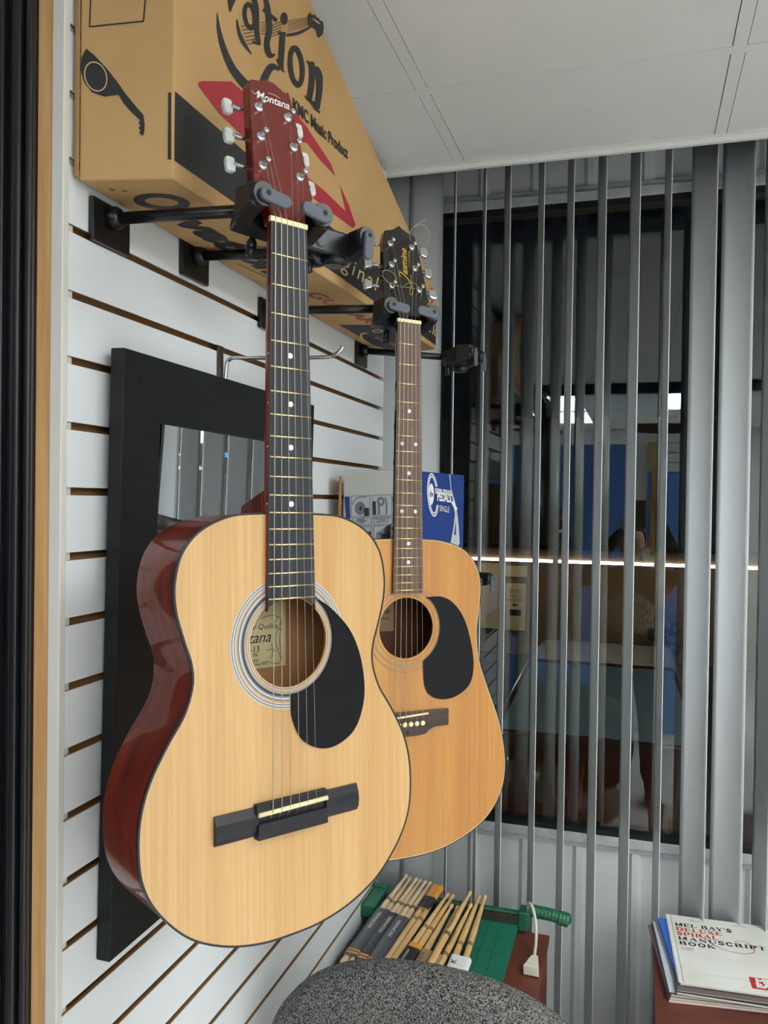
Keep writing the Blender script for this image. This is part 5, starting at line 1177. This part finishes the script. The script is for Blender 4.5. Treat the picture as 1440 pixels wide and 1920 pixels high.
# hands: palm and five bent fingers each, closed on the edges of the phone
for sg in (-1, 1):
    hand, _ = wr[sg]; Hn, He = [], []
    Q = lambda x, y, z: PT @ (camM @ (camM.inverted() @ hand + Vector((x, y, z))))
    def hn(p, r, par=None):
        Hn.append((p, r)); 
        if par is not None: He.append((par, len(Hn)-1))
        return len(Hn)-1
    root = hn(PT @ (hand+Vector((sg*.02, -.035, -.06))), .022); palm = hn(Q(sg*.012, -.02, .012), (.030, .016), root); k0 = hn(Q(sg*.006, .015, .010), (.028, .013), palm)
    skinned('palm', Hn, He, skin_m, per, 2, 0)
    for q in range(4):
        o = .026-.0175*q; ln = (.036, .042, .039, .030)[q]
        pts = [Q(sg*.010, o*.9, .014), Q(sg*.008-sg*ln*.25, o+.012, -.002), Q(-sg*ln*.75, o+.016, -.006), Q(-sg*ln*1.15, o+.010, -.003)]
        skinned('finger', [(pts[0], .0098), (pts[1], .0088), (pts[2], .0078), (pts[3], .0066)], [(0, 1), (1, 2), (2, 3)], skin_m, per, 2, 0)
    pts = [Q(sg*.010, -.030, .018), Q(-sg*.006, -.022, .026), Q(-sg*.024, -.006, .024)]
    skinned('thumb', [(pts[0], .012), (pts[1], .0105), (pts[2], .0085)], [(0, 1), (1, 2)], skin_m, per, 2, 0)
ph = empty('phone', camM @ Matrix.Translation((.0, -.058, .012)), 'dark phone held upright by the person reflected in the window', 'phone')
mb = MB(); mb.box(-.037, .037, -.080, .078, 0, .008); mb.build('case', mat('olive phone case', rgb(92, 88, 60), .45), ph, bevel=.004, seg=3)
mb = MB(); mb.box(-.033, .033, -.074, .072, .008, .0085); mb.build('screen', mat('dark screen glass', rgb(14, 14, 16), .1), ph)
mb = MB(); mb.ring(0, .058, .007, .010, -.001, .001, n=24); mb.build('lens_ring', steel, ph)

# ================================================================== OUTSIDE, SEEN THROUGH THE GLASS
GZ = -.95
asph = mat('dark wet asphalt', rgb(52, 50, 50), .5, var=.2, vscale=1.5)
mb = MB(); mb.box(-14, 16, 2.6, 24, GZ-.1, GZ); struct(mb.build('ground', asph))
mb = MB(); mb.box(-14, 16, 2.50, 2.6, GZ-.1, -.05); struct(mb.build('trim_9', mat('outer footing', rgb(90, 88, 86), .8)))
FY = 11.0
bd_ = empty('building', Matrix.Translation((0, FY, GZ)), 'dim brown building across the lot with a lit canopy edge', 'building'); BT = Matrix.Translation((0, -FY, -GZ))
brick = mat('brown stucco', rgb(140, 112, 88), .85, var=.12, vscale=1.2)
mb = MB(); mb.M = BT; mb.box(-8, 12, FY, FY+6, GZ, 2.9); mb.build('wall', brick, bd_)
mb = MB(); mb.M = BT; mb.box(-6, 12, FY-.9, FY, 1.12, 1.24); mb.build('canopy', mat('brown canopy', rgb(96, 74, 56), .7), bd_)
led = mat('warm strip lamp', (1, .86, .66, 1), .5, emit=9.0)
for x in [-5.5+1.15*k for k in range(14)]:
    mb = MB(); mb.M = BT; mb.box(x, x+1.08, FY-.93, FY-.90, 1.085, 1.118); mb.build('strip_lamp', led, bd_)
mb = MB(); mb.M = BT; mb.box(-8, 12, FY-.06, FY, GZ, GZ+.75); mb.build('dark_base', mat('dark plinth', rgb(44, 38, 34), .8), bd_)
def fpt(x, y): return on(x, y, (0, FY-.05, 0), (0, 1, 0))
sgn = mat('cream lit door panel', rgb(240, 214, 176), .6)
for x0, x1, y0, y1, txt in ((903, 935, 1055, 1178, 0), (949, 988, 1060, 1082, 0), (949, 985, 1093, 1182, 1)):
    a, b = fpt(x0, y0), fpt(x1, y1); mb = MB(); mb.M = BT; mb.box(a.x, b.x, FY-.08, FY-.02, b.z, a.z); p_ = mb.build('door_panel', sgn, bd_)
    if txt:
        mb = MB(); wd = b.x-a.x
        for t_, fy, h, f in (('EXIT ONLY', .20, .075, .62), ('PLEASE USE', .29, .05, .58), ('MAIN ENTRANCE', .38, .05, .80)):
            text_mesh(mb, t_, h, BT @ frame((a.x+wd*.5, FY-.081, a.z-(a.z-b.z)*fy), (1, 0, 0), (0, 0, 1), (0, -1, 0)), align='CENTER', fit=wd*f)
        mb.M = BT; cxm, cz = a.x+wd*.5, a.z-(a.z-b.z)*.46; y_ = FY-.082
        mb.poly([(cxm-.04, y_, cz), (cxm-.01, y_, cz-.03), (cxm-.01, y_, cz-.008), (cxm+.04, y_, cz-.008), (cxm+.04, y_, cz+.008), (cxm-.01, y_, cz+.008), (cxm-.01, y_, cz+.03)])
        mb.box(cxm-.075, cxm+.075, FY-.084, FY-.080, cz-.14, cz-.06, 0)
        mb.build('door_notice', photo_dk, p_)
# bare tree
tr_m = mat('bare bark', rgb(46, 38, 32), .9)
mb = MB(); rnd = random.Random(3)
def branch(p, d, L_, r_, k):
    q = p+d*L_; mid = p+d*L_*.5+Vector((rnd.uniform(-.05, .05), rnd.uniform(-.05, .05), rnd.uniform(-.03, .05)))*L_*2
    mb.tube([p, mid, q], [r_, r_*.85, r_*.65], 6)
    if k == 0: return
    for i in range(3 if k > 1 else 4):
        ax = Vector((rnd.uniform(-1, 1), rnd.uniform(-1, 1), rnd.uniform(-.3, .9))).normalized(); branch(q, (d*.65+ax*.85).normalized(), L_*.72, r_*.58, k-1)
tb = Vector((-.15, 9.62, GZ)); branch(tb, Vector((-.02, -.03, 1)), .60, .032, 5)
mb.bm.transform(Matrix.Translation(-tb)); tr = mb.build('bare_tree', tr_m); tr.location = tb; tag(tr, 'small bare tree with thin dark branches out beyond the glass', 'tree')
# made-up vehicle standing in for a pale counter and brown desk seen by reflection
cpt = mat('brown red car paint', rgb(146, 70, 40), .3, coat=.6); wsh = mat('windshield with painted reflection', rgb(214, 224, 232), .3, coat=.4)  # pale windshield colour is a bright reflection painted into the material
CX, CY = -.28, 5.2
stand_in_car = empty('stand_in_car', Matrix.Translation((CX, CY+2.1, GZ)), 'reddish brown made-up vehicle standing in for a counter and desk reflected in the window', 'stand_in_car')
CT = Matrix.Translation((0, -2.1, 0))
def csec(y, w_, zb, zt_, n=14, p=3.2):
    return [(w_*math.copysign(abs(math.cos(PI*k/n))**(2/p), math.cos(PI*k/n)), y, zb+(zt_-zb)*math.sin(PI*k/n)**(2/p)) for k in range(n+1)]
mb = MB(); mb.M = CT; secs = [csec(*q) for q in ((0, .62, .30, .60), (.06, .78, .24, .74), (.30, .84, .20, .84), (.75, .87, .18, .93), (1.15, .88, .18, 1.0), (1.4, .89, .18, 1.0), (3.2, .89, .18, 1.0), (3.9, .86, .2, .98), (4.2, .76, .3, .85))]
vs = [[mb.v(p) for p in s_] for s_ in secs]
for i in range(len(vs)-1):
    for k in range(14): mb.face([vs[i][k], vs[i][k+1], vs[i+1][k+1], vs[i+1][k]], 0, True)
    mb.face([vs[i][0], vs[i+1][0], vs[i+1][14], vs[i][14]])
mb.face(vs[0]); mb.face(vs[-1]); mb.build('car_body', cpt, stand_in_car)
mb = MB(); mb.M = CT; mb.hexa([(-.80, 1.18, .96), (.80, 1.18, .96), (.80, 3.7, .96), (-.80, 3.7, .96)], [(-.60, 1.95, 1.42), (.60, 1.95, 1.42), (.60, 3.1, 1.40), (-.60, 3.1, 1.40)]); mb.build('roof_cabin', cpt, stand_in_car, bevel=.05, seg=4)
mb = MB(); mb.M = CT; e_ = Vector((0, -.515, .86)).normalized()*.004
mb.hexa([(-.72, 1.215, .995), (.72, 1.215, .995), (.72, 1.235, .99), (-.72, 1.235, .99)], [(-.56, 1.90, 1.405), (.56, 1.90, 1.405), (.56, 1.92, 1.39), (-.56, 1.92, 1.39)]); mb.build('windshield', wsh, stand_in_car)
for sg in (-1, 1):
    for y in (.75, 3.3): mb = MB(); mb.M = CT; mb.lathe([(.32, -.10), (.33, -.08), (.33, .08), (.32, .10)], 28, axis='x', at=(sg*.80, y, .33)); mb.build('wheel', plastic_black, stand_in_car)
    mb = MB(); mb.M = CT; mb.ball((sg*.58, .09, .66), .10, 14, sc=(1.3, .5, .7)); mb.build('headlight', wsh, stand_in_car)
    mb = MB(); mb.M = CT; mb.ball((sg*.97, 1.45, 1.02), .08, 12, sc=(1, .6, .75)); mb.build('side_mirror', cpt, stand_in_car)
# lit hospital sign, visible only in the mirror
def mx_(xa, xb): return xa+(xa-xb)/5.8*(FY-8)
hs0 = empty('lit_sign', Matrix.Translation((5.0, FY-.1, 2.2)), 'lit green, blue and white sign across the street, reflected in the black framed mirror', 'sign')
HT_ = Matrix.Translation((-5.0, -(FY-.1), -2.2))
def em(n, c, e): return mat(n, c, .5, emit=e)
SF = lambda x, z: HT_ @ frame((x, FY-.12, z), (1, 0, 0), (0, 0, 1), (0, -1, 0))
for t_, x, z, h, f, m in (('FAIR', 4.42, 2.20, .125, .30, em('lit blue letters', (.02, .25, 1, 1), 3)), ('CLINTON', 4.97, 2.20, .125, .74, em('lit green letters', (.35, 1, .02, 1), 3)), ('hospital', 4.72, 2.02, .11, .62, em('lit white letters', (1, 1, 1, 1), 2.5))):
    mb = MB(); text_mesh(mb, t_, h, SF(x, z), bold=.02, fit=f); mb.build('sign_lettering', m, hs0)
mb = MB(); mb.M = HT_; mb.box(4.93, 5.07, FY-.14, FY-.04, 2.42, 2.66); mb.build('lit_panel', em('lit white panel', (1, 1, 1, 1), 3), hs0)
mb = MB(); mb.M = HT_; mb.box(4.93, 5.07, FY-.14, FY-.04, 2.66, 2.74); mb.build('lit_blue_panel', em('lit sky blue panel', (.05, .4, 1, 1), 3), hs0)
mb = MB(); mb.M = HT_; mb.box(4.3, 6.0, FY-.10, FY-.001, 1.98, 2.40); mb.build('sign_board', mat('dark sign board', rgb(40, 40, 44), .5), hs0)
